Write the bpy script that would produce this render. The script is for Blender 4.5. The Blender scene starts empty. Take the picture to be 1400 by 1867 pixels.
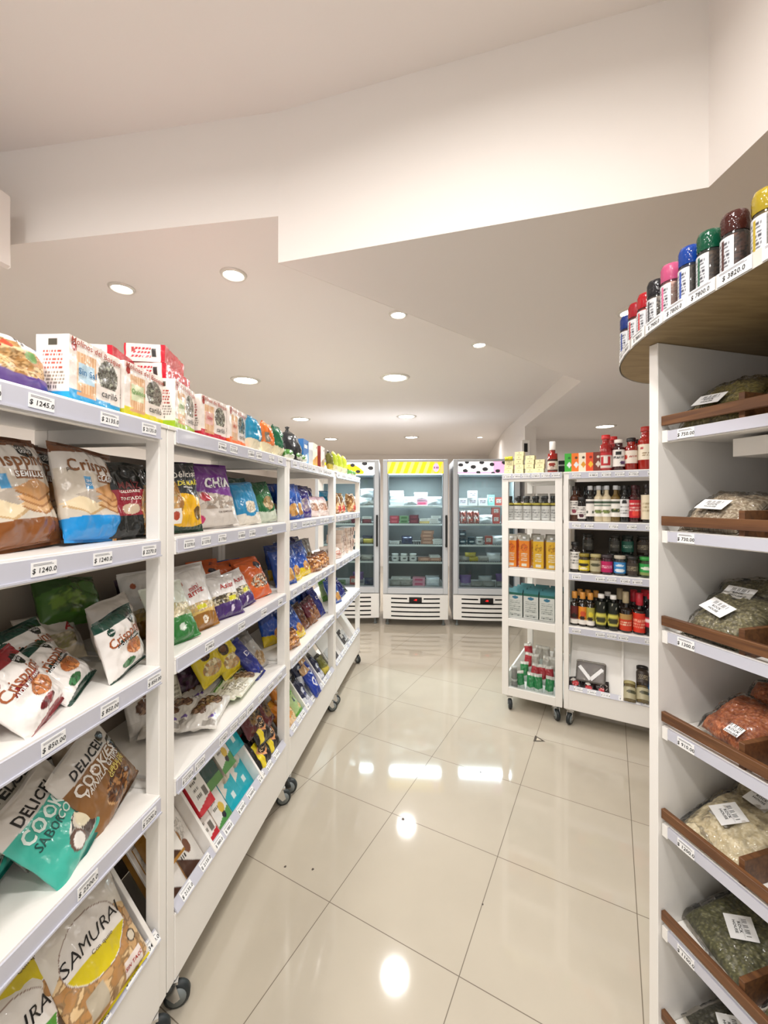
import bpy, bmesh, math, random
from math import sin, cos, pi, radians as R
import numpy as np
from mathutils import Vector, Matrix, Euler, noise
SC = bpy.context.scene
COL = SC.collection
# ------------------------------------------------------------------ camera, world, exposure, lights
CAM_H = 1.5
cam = bpy.data.cameras.new('camera'); cam.sensor_fit = 'HORIZONTAL'; cam.sensor_width = 36
cam.lens = 36 * 755 / 1400; cam.shift_y = -20.5 / 1400; cam.clip_start = 0.02
camo = bpy.data.objects.new('camera', cam); COL.objects.link(camo)
camo.location = (0, 0, CAM_H); camo.rotation_euler = (pi / 2, 0, 0); SC.camera = camo
SC.view_settings.view_transform = 'Standard'; SC.view_settings.look = 'None'
SC.view_settings.gamma = 1.0; SC.view_settings.exposure = -0.22
try: SC.view_settings.use_curve_mapping = False
except Exception: pass
W = bpy.data.worlds.new('world'); SC.world = W; W.use_nodes = True
W.node_tree.nodes['Background'].inputs[0].default_value = (1.0, 0.98, 0.955, 1)
W.node_tree.nodes['Background'].inputs[1].default_value = 0.85
try:
    SC.cycles.use_denoising = True; SC.cycles.denoiser = 'OPENIMAGEDENOISE'
    SC.cycles.max_bounces = 7; SC.cycles.diffuse_bounces = 4; SC.cycles.glossy_bounces = 4
    SC.cycles.transparent_max_bounces = 12; SC.cycles.transmission_bounces = 4
    SC.cycles.sample_clamp_indirect = 6; SC.cycles.caustics_reflective = False; SC.cycles.caustics_refractive = False
except Exception: pass
Z_MID, Z_LOW, Z_TOP = 2.55, 2.378, 2.935      # three ceiling levels
# downlights: x, y, ceiling height, ring radius, watts
LAMPS = [(-1.293, 2.043, Z_MID, .052, 8, 'small bright round downlight nearest the left edge, above the first shelving unit'),
 (-.697, 1.919, Z_MID, .052, 8, 'small bright round downlight just left of the stepped ceiling corner'),
 (-1.203, 3.603, Z_MID, .11, 20, 'large recessed round downlight at left, above the puffed cracker packs'),
 (.093, 3.523, Z_MID, .11, 19, 'large recessed round downlight at the middle, nearest of its column'),
 (-1.07, 5.32, Z_MID, .11, 24, 'large recessed round downlight at left, second in its column'),
 (.28, 5.148, Z_MID, .11, 20, 'large recessed round downlight above the yellow striped fridge'),
 (-.90, 7.02, Z_MID, .11, 34, 'large recessed round downlight at left, farthest in its column'),
 (.452, 6.83, Z_MID, .11, 34, 'large recessed round downlight at the middle, farthest in its column'),
 (2.60, 4.874, Z_LOW, .11, 13, 'large recessed round downlight above the red sauce bottles'),
 (.080, 2.33, Z_MID, .045, 7, 'tiny spotlight on the diagonal ceiling step, the nearer one'),
 (.640, 2.78, Z_MID, .045, 7, 'tiny spotlight on the diagonal ceiling step, the farther one'),
 (1.58, 6.83, Z_MID, .05, 4, 'tiny spotlight in front of the far white pillar'),
 (1.145, 1.92, Z_LOW, .05, 5, 'small chrome spotlight half hidden behind the grinder shelf'),
 (.10, .40, Z_TOP, .11, 20, 'unseen downlight added in the highest ceiling, straight above the viewer'), (-1.1, .3, Z_TOP, .11, 24, 'unseen downlight added in the highest ceiling, left above the viewer'), (-.45, -.7, Z_TOP, .11, 26, 'unseen downlight added in the highest ceiling, behind the viewer at left'), (.75, -.6, Z_TOP, .11, 12, 'unseen downlight added in the highest ceiling, behind the viewer at right')]  # out-of-view lamps added to light the bulkhead and near right shelving

# ------------------------------------------------------------------ helpers
def lin(c):
    if isinstance(c, str):
        c = c.lstrip('#'); c = [int(c[i:i + 2], 16) / 255 for i in (0, 2, 4)]
    return tuple((x / 12.92 if x <= .04045 else ((x + .055) / 1.055) ** 2.4) for x in c[:3])
MC = {}
def mat(name, col, rough=.5, metal=0, emit=None, est=0, alpha=None, coat=0, bump=None, trans=0, spec=None):
    if name in MC: return MC[name]
    m = bpy.data.materials.new(name); m.use_nodes = True; nt = m.node_tree; b = nt.nodes['Principled BSDF']
    b.inputs['Base Color'].default_value = (*lin(col), 1); b.inputs['Roughness'].default_value = rough
    b.inputs['Metallic'].default_value = metal
    if emit: b.inputs['Emission Color'].default_value = (*lin(emit), 1); b.inputs['Emission Strength'].default_value = est
    if coat: b.inputs['Coat Weight'].default_value = coat; b.inputs['Coat Roughness'].default_value = .08
    if trans: b.inputs['Transmission Weight'].default_value = trans
    if spec is not None: b.inputs['Specular IOR Level'].default_value = spec
    if bump:
        n = nt.nodes.new('ShaderNodeTexNoise'); n.inputs['Scale'].default_value = bump[0]
        t = nt.nodes.new('ShaderNodeTexCoord'); nt.links.new(t.outputs['Object'], n.inputs['Vector'])
        bp = nt.nodes.new('ShaderNodeBump'); bp.inputs['Strength'].default_value = bump[1]; bp.inputs['Distance'].default_value = .005
        nt.links.new(n.outputs[0], bp.inputs['Height']); nt.links.new(bp.outputs[0], b.inputs['Normal'])
    MC[name] = m; return m
def film(name, tint, clear=.8, rough=.08, bump=(60, .5), ior=1.45):
    if name in MC: return MC[name]
    m = bpy.data.materials.new(name); m.use_nodes = True; nt = m.node_tree; nt.nodes.clear()
    o = nt.nodes.new('ShaderNodeOutputMaterial'); mx = nt.nodes.new('ShaderNodeMixShader')
    t = nt.nodes.new('ShaderNodeBsdfTransparent'); t.inputs[0].default_value = (*lin(tint), 1)
    g = nt.nodes.new('ShaderNodeBsdfAnisotropic'); g.inputs['Color'].default_value = (1, 1, 1, 1); g.inputs['Roughness'].default_value = rough
    d_ = nt.nodes.new('ShaderNodeBsdfDiffuse'); d_.inputs[0].default_value = (*lin(tint), 1)
    fr_ = nt.nodes.new('ShaderNodeFresnel'); fr_.inputs[0].default_value = ior
    t2 = nt.nodes.new('ShaderNodeMixShader'); t2.inputs[0].default_value = 1 - clear; nt.links.new(t.outputs[0], t2.inputs[1]); nt.links.new(d_.outputs[0], t2.inputs[2])
    if bump:
        n = nt.nodes.new('ShaderNodeTexNoise'); n.inputs['Scale'].default_value = bump[0]
        tc = nt.nodes.new('ShaderNodeTexCoord'); nt.links.new(tc.outputs['Object'], n.inputs['Vector'])
        bp = nt.nodes.new('ShaderNodeBump'); bp.inputs['Strength'].default_value = bump[1]; bp.inputs['Distance'].default_value = .01
        nt.links.new(n.outputs[0], bp.inputs['Height']); nt.links.new(bp.outputs[0], g.inputs['Normal'])
    nt.links.new(fr_.outputs[0], mx.inputs[0]); nt.links.new(t2.outputs[0], mx.inputs[1]); nt.links.new(g.outputs[0], mx.inputs[2])
    if bump: nt.links.new(bp.outputs[0], fr_.inputs[1])
    nt.links.new(mx.outputs[0], o.inputs[0])
    MC[name] = m; return m
def printed(name, rough, coat=0, bump=None):     # material that reads the packet's printed colours
    if name in MC: return MC[name]
    m = mat(name, '#ffffff', rough, coat=coat, bump=bump); nt = m.node_tree
    a = nt.nodes.new('ShaderNodeAttribute'); a.attribute_name = 'Print'
    nt.links.new(a.outputs['Color'], nt.nodes['Principled BSDF'].inputs['Base Color']); return m
def parent(o, p):
    if p is not None: o.parent = p
    return o
class MB:
    """collects geometry, links it as one mesh object"""
    def __init__(s): s.v = []; s.f = []; s.mi = []; s.c = []; s.sm = []
    def add(s, vs, fs, mi=0, cols=None, smooth=False):
        n = len(s.v); s.v += [tuple(p) for p in vs]; s.f += [tuple(i + n for i in q) for q in fs]
        s.mi += [mi] * len(fs); s.sm += [smooth] * len(fs)
        s.c += ([tuple(c) for c in cols] if cols is not None else [(1, 1, 1)] * len(vs)); return s
    def box(s, x0, x1, y0, y1, z0, z1, mi=0, M=None, col=None):
        vs = [(x, y, z) for z in (z0, z1) for y in (y0, y1) for x in (x0, x1)]
        if M is not None: vs = [M @ Vector(p) for p in vs]
        return s.add(vs, [(0, 2, 3, 1), (4, 5, 7, 6), (0, 1, 5, 4), (2, 6, 7, 3), (0, 4, 6, 2), (1, 3, 7, 5)], mi, [col] * 8 if col else None)
    def prism(s, poly, z0, z1, mi=0, smooth=False):
        n = len(poly); vs = [(x, y, z0) for x, y in poly] + [(x, y, z1) for x, y in poly]
        fs = [tuple(range(n))[::-1], tuple(range(n, 2 * n))] + [(i, (i + 1) % n, n + (i + 1) % n, n + i) for i in range(n)]
        return s.add(vs, fs, mi, smooth=smooth)
    def lathe(s, prof, seg=20, mi=0, M=None, cols=None, cap=True, ang=None, a0=0, smooth=True):
        vs = []; cs = []; full = ang is None; A = 2 * pi if full else ang; ns = seg if full else seg + 1
        for k, (r, z) in enumerate(prof):
            for i in range(ns):
                a = a0 + A * i / seg; vs.append(Vector((r * cos(a), r * sin(a), z))); cs.append(cols[k] if cols else (1, 1, 1))
        fs = []
        for k in range(len(prof) - 1):
            for i in range(seg):
                j = (i + 1) % ns; fs.append((k * ns + i, k * ns + j, (k + 1) * ns + j, (k + 1) * ns + i))
        if cap and full: fs += [tuple(range(ns))[::-1], tuple((len(prof) - 1) * ns + i for i in range(ns))]
        if M is not None: vs = [M @ p for p in vs]
        return s.add(vs, fs, mi, cs, smooth)
    def tube(s, a, b, r, seg=8, mi=0, r2=None):
        a = Vector(a); b = Vector(b); d = b - a; q = d.to_track_quat('Z', 'Y').to_matrix().to_4x4()
        return s.lathe([(r, 0), (r if r2 is None else r2, d.length)], seg, mi, Matrix.Translation(a) @ q)
    def mesh(s, name, mats):
        me = bpy.data.meshes.new(name); me.from_pydata(s.v, [], s.f); me.update()
        for m in (mats if isinstance(mats, (list, tuple)) else [mats]): me.materials.append(m)
        me.polygons.foreach_set('material_index', s.mi); me.polygons.foreach_set('use_smooth', s.sm)
        if any(c != (1, 1, 1) for c in s.c):
            ca = me.color_attributes.new('Print', 'FLOAT_COLOR', 'POINT')
            ca.data.foreach_set('color', np.array([(*c, 1) for c in s.c], dtype=np.float32).ravel())
        return me
    def build(s, name, mats, par=None, bevel=0, loc=None, rot=None):
        o = bpy.data.objects.new(name, s.mesh(name, mats)); COL.objects.link(o); parent(o, par)
        if loc is not None: o.location = loc
        if rot is not None: o.rotation_euler = rot
        if bevel:
            b = o.modifiers.new('bevel', 'BEVEL'); b.width = bevel; b.segments = 1; b.limit_method = 'ANGLE'
        return o
def tag(o, label, cat, group=None):
    o['label'] = label; o['category'] = cat
    if group: o['group'] = group
    return o
def struct(o, label=None):
    o['kind'] = 'structure'
    if label: o['label'] = label
    return o
def thing(name, label, cat, loc=(0, 0, 0), rot=(0, 0, 0), group=None):
    o = bpy.data.objects.new(name, None); COL.objects.link(o); o.location = loc; o.rotation_euler = rot; o.empty_display_size = .05
    return tag(o, label, cat, group)
def instance(o, matrix):
    """copy a thing and its parts (shared meshes)"""
    r = o.copy(); COL.objects.link(r); r.matrix_world = matrix
    for ch in o.children:
        c = ch.copy(); COL.objects.link(c); c.parent = r
        for g in ch.children:
            d = g.copy(); COL.objects.link(d); d.parent = c
    return r
class Frame:
    """local axes: x along the front, y going back into the unit, z up"""
    def __init__(s, x, y, ang): s.o = Vector((x, y, 0)); s.a = ang; s.M = Matrix.Translation(s.o) @ Matrix.Rotation(ang, 4, 'Z')
    def sub(s, t, dep=0): p = s.M @ Vector((t, dep, 0)); return Frame(p.x, p.y, s.a)
    def pose(s, t, dep, z, lean=0, roll=0, yaw=0):
        return s.M @ Matrix.Translation((t, dep, z)) @ Matrix.Rotation(R(yaw), 4, 'Z') @ Matrix.Rotation(R(-lean), 4, 'X') @ Matrix.Rotation(R(roll), 4, 'Y')
FL = Frame(-.6112, 1.1744, R(81.82))         # left shelving run, origin at the joint of first and second unit
FR = Frame(.855, 3.003, R(-30.5))            # shelving across the aisle at right
FN = Frame(.7104, 1.06, R(-74.8))            # near right shelving
# text as mesh data
TXT = {}
def text_data(s, bold=0.0, shear=0.0, sub=None):
    key = (s, bold, shear, sub)
    if key in TXT: return TXT[key]
    c = bpy.data.curves.new('t', 'FONT'); c.body = s; c.size = 1; c.offset = bold; c.shear = shear; c.resolution_u = 2
    c.align_x = 'CENTER'; c.align_y = 'CENTER'; c.space_character = 1.0 + bold * 4
    o = bpy.data.objects.new('t', c); COL.objects.link(o)
    dg = bpy.context.evaluated_depsgraph_get(); me = bpy.data.meshes.new_from_object(o.evaluated_get(dg))
    bm = bmesh.new(); bm.from_mesh(me); bmesh.ops.triangulate(bm, faces=bm.faces)
    if sub:
        for _ in range(3):
            es = [e for e in bm.edges if e.calc_length() > sub]
            if es: bmesh.ops.subdivide_edges(bm, edges=es, cuts=1)
            bmesh.ops.triangulate(bm, faces=bm.faces)
    v = [tuple(x.co[:2]) for x in bm.verts]; f = [tuple(w.index for w in q.verts) for q in bm.faces]; bm.free()
    bpy.data.objects.remove(o); bpy.data.curves.remove(c); bpy.data.meshes.remove(me)
    TXT[key] = (v, f); return v, f
M_white = mat('white_lacquer', '#f3f0eb', .38)
M_wall = mat('white_wall_paint', '#ece6e1', .8)
M_ceil = mat('ceiling_paint', '#ebe5e1', .85)
M_holder = mat('pale_grey_plastic_strip', '#c9cad6', .25, coat=.4)
M_card = mat('price_card', '#f6f6f6', .5)
M_ink = mat('black_ink', '#17171a', .5)
M_chrome = mat('chrome', '#d8d8d8', .18, metal=1)
M_rubber = mat('dark_rubber', '#22282a', .5)
M_hub = mat('grey_nylon', '#7f8686', .4)
M_black = mat('black_plastic', '#0c0c0d', .35)
# ------------------------------------------------------------------ room shell
def floor_mat():
    m = mat('polished_beige_tiles', '#cfc3ad', .07); nt = m.node_tree; b = nt.nodes['Principled BSDF']; L = nt.links
    tc = nt.nodes.new('ShaderNodeTexCoord'); mp = nt.nodes.new('ShaderNodeMapping'); mp.vector_type = 'TEXTURE'
    mp.inputs['Location'].default_value = (-.2037, 1.5480, 0); mp.inputs['Rotation'].default_value = (0, 0, -.5028)
    L.new(tc.outputs['Object'], mp.inputs[0])
    br = nt.nodes.new('ShaderNodeTexBrick'); br.offset = 0; br.squash = 1
    br.inputs['Scale'].default_value = 1; br.inputs['Brick Width'].default_value = .5024; br.inputs['Row Height'].default_value = .5024
    br.inputs['Mortar Size'].default_value = .0016; br.inputs['Mortar Smooth'].default_value = .2; br.inputs['Bias'].default_value = 0
    br.inputs['Color1'].default_value = (*lin('#c0b7a7'), 1); br.inputs['Color2'].default_value = (*lin('#bdb3a2'), 1); br.inputs['Mortar'].default_value = (*lin('#6e6353'), 1)
    L.new(mp.outputs[0], br.inputs[0])
    n = nt.nodes.new('ShaderNodeTexNoise'); n.inputs['Scale'].default_value = 3.0; n.inputs['Detail'].default_value = 5; L.new(tc.outputs['Object'], n.inputs[0])
    mx = nt.nodes.new('ShaderNodeMixRGB'); mx.blend_type = 'MULTIPLY'; mx.inputs[0].default_value = .18; L.new(br.outputs[0], mx.inputs[1]); L.new(n.outputs[0], mx.inputs[2])
    L.new(mx.outputs[0], b.inputs['Base Color'])
    rr = nt.nodes.new('ShaderNodeMapRange'); rr.inputs[1].default_value = 0; rr.inputs[2].default_value = 1; rr.inputs[3].default_value = .06; rr.inputs[4].default_value = .6
    L.new(br.outputs['Fac'], rr.inputs[0]); L.new(rr.outputs[0], b.inputs['Roughness']); b.inputs['Specular IOR Level'].default_value = .55
    return m
struct(MB().box(-2.7, 4.2, -1.6, 9.5, -.05, 0).build('floor', floor_mat()))
# chips and marks on the tiles
M_chip = mat('dark_chip', '#4a4036', .7)
def chip(x, y, r, lab, k=7, tri=False):
    rnd = random.Random(int(x * 1000)); poly = []
    for i in range(k):
        a = 2 * pi * i / k; q = r * rnd.uniform(.7, 1.2); poly.append((q * cos(a), q * sin(a)))
    o = MB().prism(poly, 0, .0006).build('floor_chip', M_chip, loc=(x, y, .0002)); struct(o, lab)
for px_, py_, r_, l_ in [(520, 1580, .006, 'left of two dark round marks on the beige tile'), (570, 1585, .006, 'right of two dark round marks on the beige tile'),
                         (735, 1494, .009, 'dark chip on a tile joint in the middle aisle'), (876, 1408, .008, 'dark chip on a tile joint before the glass sided shelving'), (880, 1649, .004, 'tiny dark chip on the long tile joint')]:
    Y_ = CAM_H * 755 / (py_ - 913); chip((px_ - 700) * Y_ / 755, Y_, r_, l_)
o = MB().prism([(0, 0), (.065, .035), (.0, .075)], 0, .0006); o = o.prism([(.014, .02), (.045, .035), (.014, .055)], .0006, .0009, 1)
struct(o.build('floor_chip', [M_chip, mat('tile_patch', '#c9beaa', .2)], loc=(.93, 2.58, .0002), rot=(0, 0, -.5)), 'triangular cracked corner of a tile')
struct(MB().box(-2.78, -2.7, -1.6, 9.5, 0, Z_TOP + .1).build('wall_left', M_wall))
struct(MB().box(4.2, 4.28, -1.6, 9.5, 0, Z_TOP + .1).build('wall_right', M_wall))
struct(MB().box(-2.78, 2.5, 9.5, 9.58, 0, Z_TOP + .1).build('wall_back', M_wall))
# ceilings
PA, PB, PC, PD = (-.389, 1.531), (1.450, 3.041), (1.668, 4.90), (1.80, 6.2)
FAS = [(-2.7, 1.86), (-1.55, 1.705), PA, (.913, 1.162), (.913, -1.6)]     # line of the tall fascia
T = .06
# middle level: left of the diagonal step
mid = [(-2.7, 1.86), (-1.55, 1.705), PA, PB, PC, (1.80, 6.2), (2.4, 9.5), (-2.7, 9.5)]
struct(MB().prism(mid, Z_MID, Z_MID + T).build('ceiling', M_ceil), 'raised white ceiling with downlights beyond the diagonal step')
low = [PA, (.913, 1.162), (.913, -1.6), (4.2, -1.6), (4.2, 6.0), (1.80, 6.0), PC, PB]
struct(MB().prism(low, Z_LOW, Z_LOW + T).build('ceiling', M_ceil), 'lower white ceiling over the right hand shelving')
struct(MB().prism([(-2.7, -1.6), (.92, -1.6), (.92, 1.17), (.0, 1.6), (-2.7, 2.0)], Z_TOP, Z_TOP + T).build('ceiling', M_ceil), 'highest white ceiling over the front of the shop')
def wall_strip(pts, z0, z1, th, name, m=M_wall, lab=None):
    b = MB()
    for (ax, ay), (bx, by) in zip(pts, pts[1:]):
        d = Vector((bx - ax, by - ay, 0)); n = Vector((-d.y, d.x, 0)).normalized() * th
        vs = [(ax, ay, z0), (bx, by, z0), (bx + n.x, by + n.y, z0), (ax + n.x, ay + n.y, z0)]
        vs += [(x, y, z1) for x, y, _ in vs]
        b.add(vs, [(0, 3, 2, 1), (4, 5, 6, 7), (0, 1, 5, 4), (1, 2, 6, 5), (2, 3, 7, 6), (3, 0, 4, 7)])
    return struct(b.build(name, m), lab)
wall_strip(FAS[:3], Z_MID - .0005, Z_TOP + T, -.004, 'trim_1', lab='tall white bulkhead face, left part above the raised ceiling')
wall_strip([PA, (.913, 1.162)], Z_LOW - .0005, Z_TOP + T, -.004, 'trim_2', lab='tall white bulkhead face dropping to the lower ceiling')
wall_strip([(.913, 1.162), (.913, -1.6)], Z_LOW - .0005, Z_TOP + T, -.004, 'trim_3', lab='white bulkhead side face running towards the viewer')
wall_strip([PC, PB, PA], Z_LOW - .0005, Z_MID + T, -.004, 'trim_4', lab='white vertical face of the diagonal ceiling step')
# pillar and far right wall
struct(MB().prism([PC, (1.80, 6.2), (2.4, 9.5), (2.5, 9.5), (1.93, 6.2), (1.80, 4.90)], 0, Z_MID + T).build('wall_pillar', M_wall), 'white pillar behind the glass sided shelving')
struct(MB().box(1.80, 4.2, 5.95, 6.05, 0, Z_LOW).build('wall_right_back', M_wall))
# air conditioner hung at the far left
ac = thing('air_conditioner', 'rounded white air conditioner casing cut by the left picture edge, high up', 'air conditioner', (-1.565, 1.50, 2.42), (0, 0, R(-8)))
prof = [(-.115, .0), (-.12, .05), (-.12, .20), (-.10, .245), (-.05, .26), (.12, .26), (.12, -.03), (.0, -.035), (-.09, -.02)]
vs = [(x, y, z) for x in (-.85, .115) for y, z in prof]; n = len(prof)
MB().add(vs, [tuple(range(n)), tuple(range(n, 2 * n))[::-1]] + [(i, n + i, n + (i + 1) % n, (i + 1) % n) for i in range(n)]).build('casing', mat('ac_plastic', '#e8e1da', .4), ac, bevel=.012)
MB().box(-.80, .09, -.10, .02, -.044, -.034).build('louver', M_holder, ac)
# downlights
M_glow = mat('lamp_glow', '#fff6e8', .5, emit='#fff8ee', est=30)
M_ring = mat('lamp_ring', '#d9d4cc', .3, metal=.4)
for i, (x, y, z, r, w, lab) in enumerate(LAMPS):
    g = 'round ceiling downlights'
    t = thing('ceiling_downlight', lab or 'unseen added ceiling downlight over the front of the shop', 'ceiling light', (x, y, z), group=g)
    MB().lathe([(r * .86, -.001), (r * .9, -.010), (r * 1.08, -.008), (r * 1.16, 0), (r * 1.16, .004), (r * .84, .004)], 32, cap=False).build('ring', M_ring, t)
    MB().lathe([(0.0005, -.0025), (r * .55, -.003), (r * .86, -.0035)], 32, cap=False).build('bulb_disc', M_glow, t)
    l = bpy.data.lights.new('lamp', 'AREA'); l.shape = 'DISK'; l.size = r * 1.7; l.energy = w; l.color = (1, .965, .93); l.spread = R(165)
    lo = bpy.data.objects.new('lamp_light', l); COL.objects.link(lo); lo.parent = t; lo.location = (0, 0, -.014)
# ------------------------------------------------------------------ shelving on castors
def tag_mesh(txt, w=.052, h=.027):
    key = ('tag', txt, w)
    if key in MC: return MC[key]
    b = MB().box(-w / 2, w / 2, -.0006, .0006, -h / 2, h / 2, 0)
    v, f = text_data(txt, .012, .12)
    s = h * .50
    b.add([(x * s, -.0011, y * s - h * .12) for x, y in v], f, 1)
    for (x0, x1, zz) in ((-.42, .30, .36), (-.42, .38, .27)): b.box(w * x0, w * x1, -.0009, -.0007, h * zz - .0005, h * zz + .0005, 2)
    MC[key] = b.mesh('price_tag', [M_card, M_ink, mat('grey_print', '#8a8a90', .6)]); return MC[key]
def price_tag(txt, par, x, y, z, w=.052, h=.027, rx=0, ry=0):
    o = bpy.data.objects.new('price_tag', tag_mesh(txt, w, h)); COL.objects.link(o); o.parent = par
    o.location = (x, y, z); o.rotation_euler = (rx, ry, 0); return o
PRICES = ['$ 1240.0', '$ 1850.0', '$ 2135.0', '$ 980.0', '$ 1720.0', '$ 2600.0']
def caster(par, x, y, ang):
    r = .036
    e = MB().box(-.03, .03, -.03, .03, .092, .10).tube((0, 0, .08), (0, 0, .092), .018, 12)
    for s in (-1, 1):
        e.add([(a, s * .018 + c, z) for c in (-.0012, .0012) for a, z in ((-.022, .082), (.022, .082), (.034, .036), (.018, .028), (-.002, .05))],
              [(0, 1, 2, 3, 4), (9, 8, 7, 6, 5)] + [(i, 5 + i, 5 + (i + 1) % 5, (i + 1) % 5) for i in range(5)])
    e.box(-.022, .022, -.019, .019, .079, .083)
    c = e.build('caster', M_chrome, par, loc=(x, y, 0), rot=(0, 0, ang))
    Mw = Matrix.Translation((.024, .0125, r)) @ Matrix.Rotation(pi / 2, 4, 'X')
    w = MB().lathe([(r * .8, 0), (r, .004), (r, .021), (r * .8, .025)], 24, 0, Mw)
    w.lathe([(r * .74, -.0008), (r * .74, .0258)], 20, 1, Mw); w.lathe([(.007, -.006), (.007, .031)], 10, 2, Mw)
    w.build('wheel', [M_rubber, M_hub, M_chrome], c)
def gondola(fr, Wd, D, zs, label, seed, tags, back=True, panes=False, dividers=(.3, .62), name='shelving_unit', tray=True, topstrip=True, trayslant=True):
    """zs: heights of top, three shelves and the tray lip"""
    rnd = random.Random(seed); tp = .031; st = .045
    g = thing(name, label, 'shelving unit', tuple(fr.o), (0, 0, fr.a), 'white wheeled shelving units')
    z0 = .10
    for side, x0 in (('l', .001), ('r', Wd - tp - .001)):
        b = MB().box(x0, x0 + tp, .004, st, z0, zs[0] - .012).box(x0, x0 + tp, D - st, D, z0, zs[0] - .012)
        for z in zs[:4]: b.box(x0, x0 + tp, st, D - st, z - .055, z - .012)
        b.box(x0, x0 + tp, st, D - st, z0, z0 + .09)
        sf = b.build('side_frame', M_white, g, bevel=.002)
        if panes and side == 'l' or panes == 'both':
            p = MB()
            for a, c in zip(zs[:4], list(zs[1:4]) + [z0 + .09]): p.box(x0 + tp * .4, x0 + tp * .55, st, D - st, c - .012 if c > .3 else c, a - .055)
            p.build('clear_side_pane', film('clear_acrylic', '#fcfdfd', .995, .02, None, 1.12), sf)
    for i, z in enumerate(zs[:4]):
        a0, a1 = (0, Wd) if i == 0 else (tp + .001, Wd - tp - .001)
        b = MB().box(a0, a1, .0, D, z - .012, z); b.box(tp + .001, Wd - tp - .001, .001, .017, z - .052, z - .012)
        sh = b.build('shelf', M_white, g, bevel=.0015)
        MB().box(tp + .004, Wd - tp - .004, -.004, .0, z - .045, z - .006).box(tp + .004, Wd - tp - .004, -.008, -.004, z - .047, z - .043).build('label_strip', M_holder, sh)
        row = tags.get(i) if tags else None
        if row is None:
            row = []; x = tp + .05
            while x < Wd - .07: row.append((x, rnd.choice(PRICES))); x += rnd.choice((.075, .10, .14, .065))
        for x, tx in row: price_tag(tx, sh, x, -.0052, z - .026, ry=rnd.uniform(-.03, .03))
    MB().box(tp + .001, Wd - tp - .001, .002, .018, z0, zs[4] - .03).box(tp + .001, Wd - tp - .001, .018, D - .01, z0, z0 + .018).build('base_panel', M_white, g, bevel=.002)
    if back:
        MB().box(tp + .001, Wd - tp - .001, D - .012, D - .004, z0 + .02, zs[0] - .055).build('back_panel', back if back is not True else mat('back_board', '#a3978a', .6), g)
    # sloped bottom tray: its board rises towards the back
    zt = zs[4]; ry_, rz_ = D - .14, zs[3] - .09; a = math.atan2(rz_ - (zt - .05), ry_ - .03)
    ln = math.hypot(rz_ - (zt - .05), ry_ - .03)
    Mt = Matrix.Translation((0, .03, zt - .05)) @ Matrix.Rotation(a, 4, 'X')
    b = MB().box(tp + .002, Wd - tp - .002, 0, ln, -.008, 0, M=Mt); b.box(tp + .002, Wd - tp - .002, .0, .03, zt - .036, zt - .028)
    tr = b.build('sloped_tray', M_white, g, bevel=.0015)
    Ml = Matrix.Translation((0, -.004, zt - .030)) @ Matrix.Rotation(R(-38), 4, 'X')
    MB().box(tp + .004, Wd - tp - .004, -.002, .003, 0, .034, M=Ml).build('label_strip', M_holder, tr)
    for d in dividers:
        MB().box(d - .006, d + .006, .0, ln, 0.0005, .045, M=Mt).build('tray_divider', M_white, tr, bevel=.001)
    row = tags.get(4) if tags else None
    if row is None:
        row = []; x = tp + .06
        while x < Wd - .06: row.append((x, rnd.choice(PRICES))); x += rnd.choice((.065, .08, .10))
    for x, tx in row:
        p = Ml @ Vector((x, -.0030, .017)); price_tag(tx, tr, p.x, p.y, p.z, rx=R(-38))
    for x in (.045, Wd - .045):
        for y in (.033, D - .05): caster(g, x, y, R(-90 + rnd.uniform(-40, 40)))
    return g
ZL = [1.715, 1.395, 1.045, .690, .325]; ZR = [1.695, 1.362, 1.02, .66, .262]
UW = .914
S = [None, FL.sub(-UW), FL, FL.sub(UW), FL.sub(2 * UW)]
T1 = {0: [(.435, '$ 1245.0'), (.535, '$ 1245.0'), (.70, '$ 2135.0'), (.83, '$ 2135.0')], 1: [(.40, '$ 1240.0'), (.54, '$ 1240.0'), (.68, '$ 1240.0'), (.83, '$ 2270.0')],
      2: [(.42, '$ 850.00'), (.56, '$ 850.00'), (.70, '$ 850.00'), (.85, '$ 850.00')], 3: [(.4, '$ 2200.0'), (.64, '$ 2200.0'), (.83, '$ 2200.0')], 4: [(.45, '$ 1890.0'), (.60, '$ 3450.0'), (.68, '$ 3450.0'), (.78, '$ 3450.0'), (.85, '$ 3450.0')]}
T2 = {0: [(.28, '$ 1940.0'), (.36, '$ 2135.0'), (.50, '$ 1850.0'), (.57, '$ 1850.0'), (.70, '$ 1720.0'), (.80, '$ 980.0')],
      1: [(.09, '$ 2270.0'), (.18, '$ 1270.0'), (.28, '$ 1770.0'), (.42, '$ 1850.0'), (.51, '$ 1290.0'), (.68, '$ 1240.0')],
      2: [(.20, '$ 1940.0'), (.42, '$ 1760.0'), (.62, '$ 1240.0'), (.80, '$ 980.0')]}
gondola(S[1], UW - .002, .40, ZL, 'white wheeled shelving unit nearest the viewer at left, holding cookie and snack bags', 1, T1, dividers=(.49, .856))
gondola(S[2], UW - .002, .40, ZL, 'white wheeled shelving unit, second along the left side, with purple seed bags', 2, T2, dividers=(.245, .62))
gondola(S[3], UW - .002, .40, ZL, 'white wheeled shelving unit, third along the left side, with many blue bags', 3, None, dividers=(.30, .62))
gondola(S[4], UW - .002, .40, ZL, 'white open backed shelving unit farthest along the left side, beside the fridges', 4, None, back=False, dividers=(.33, .66))
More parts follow.
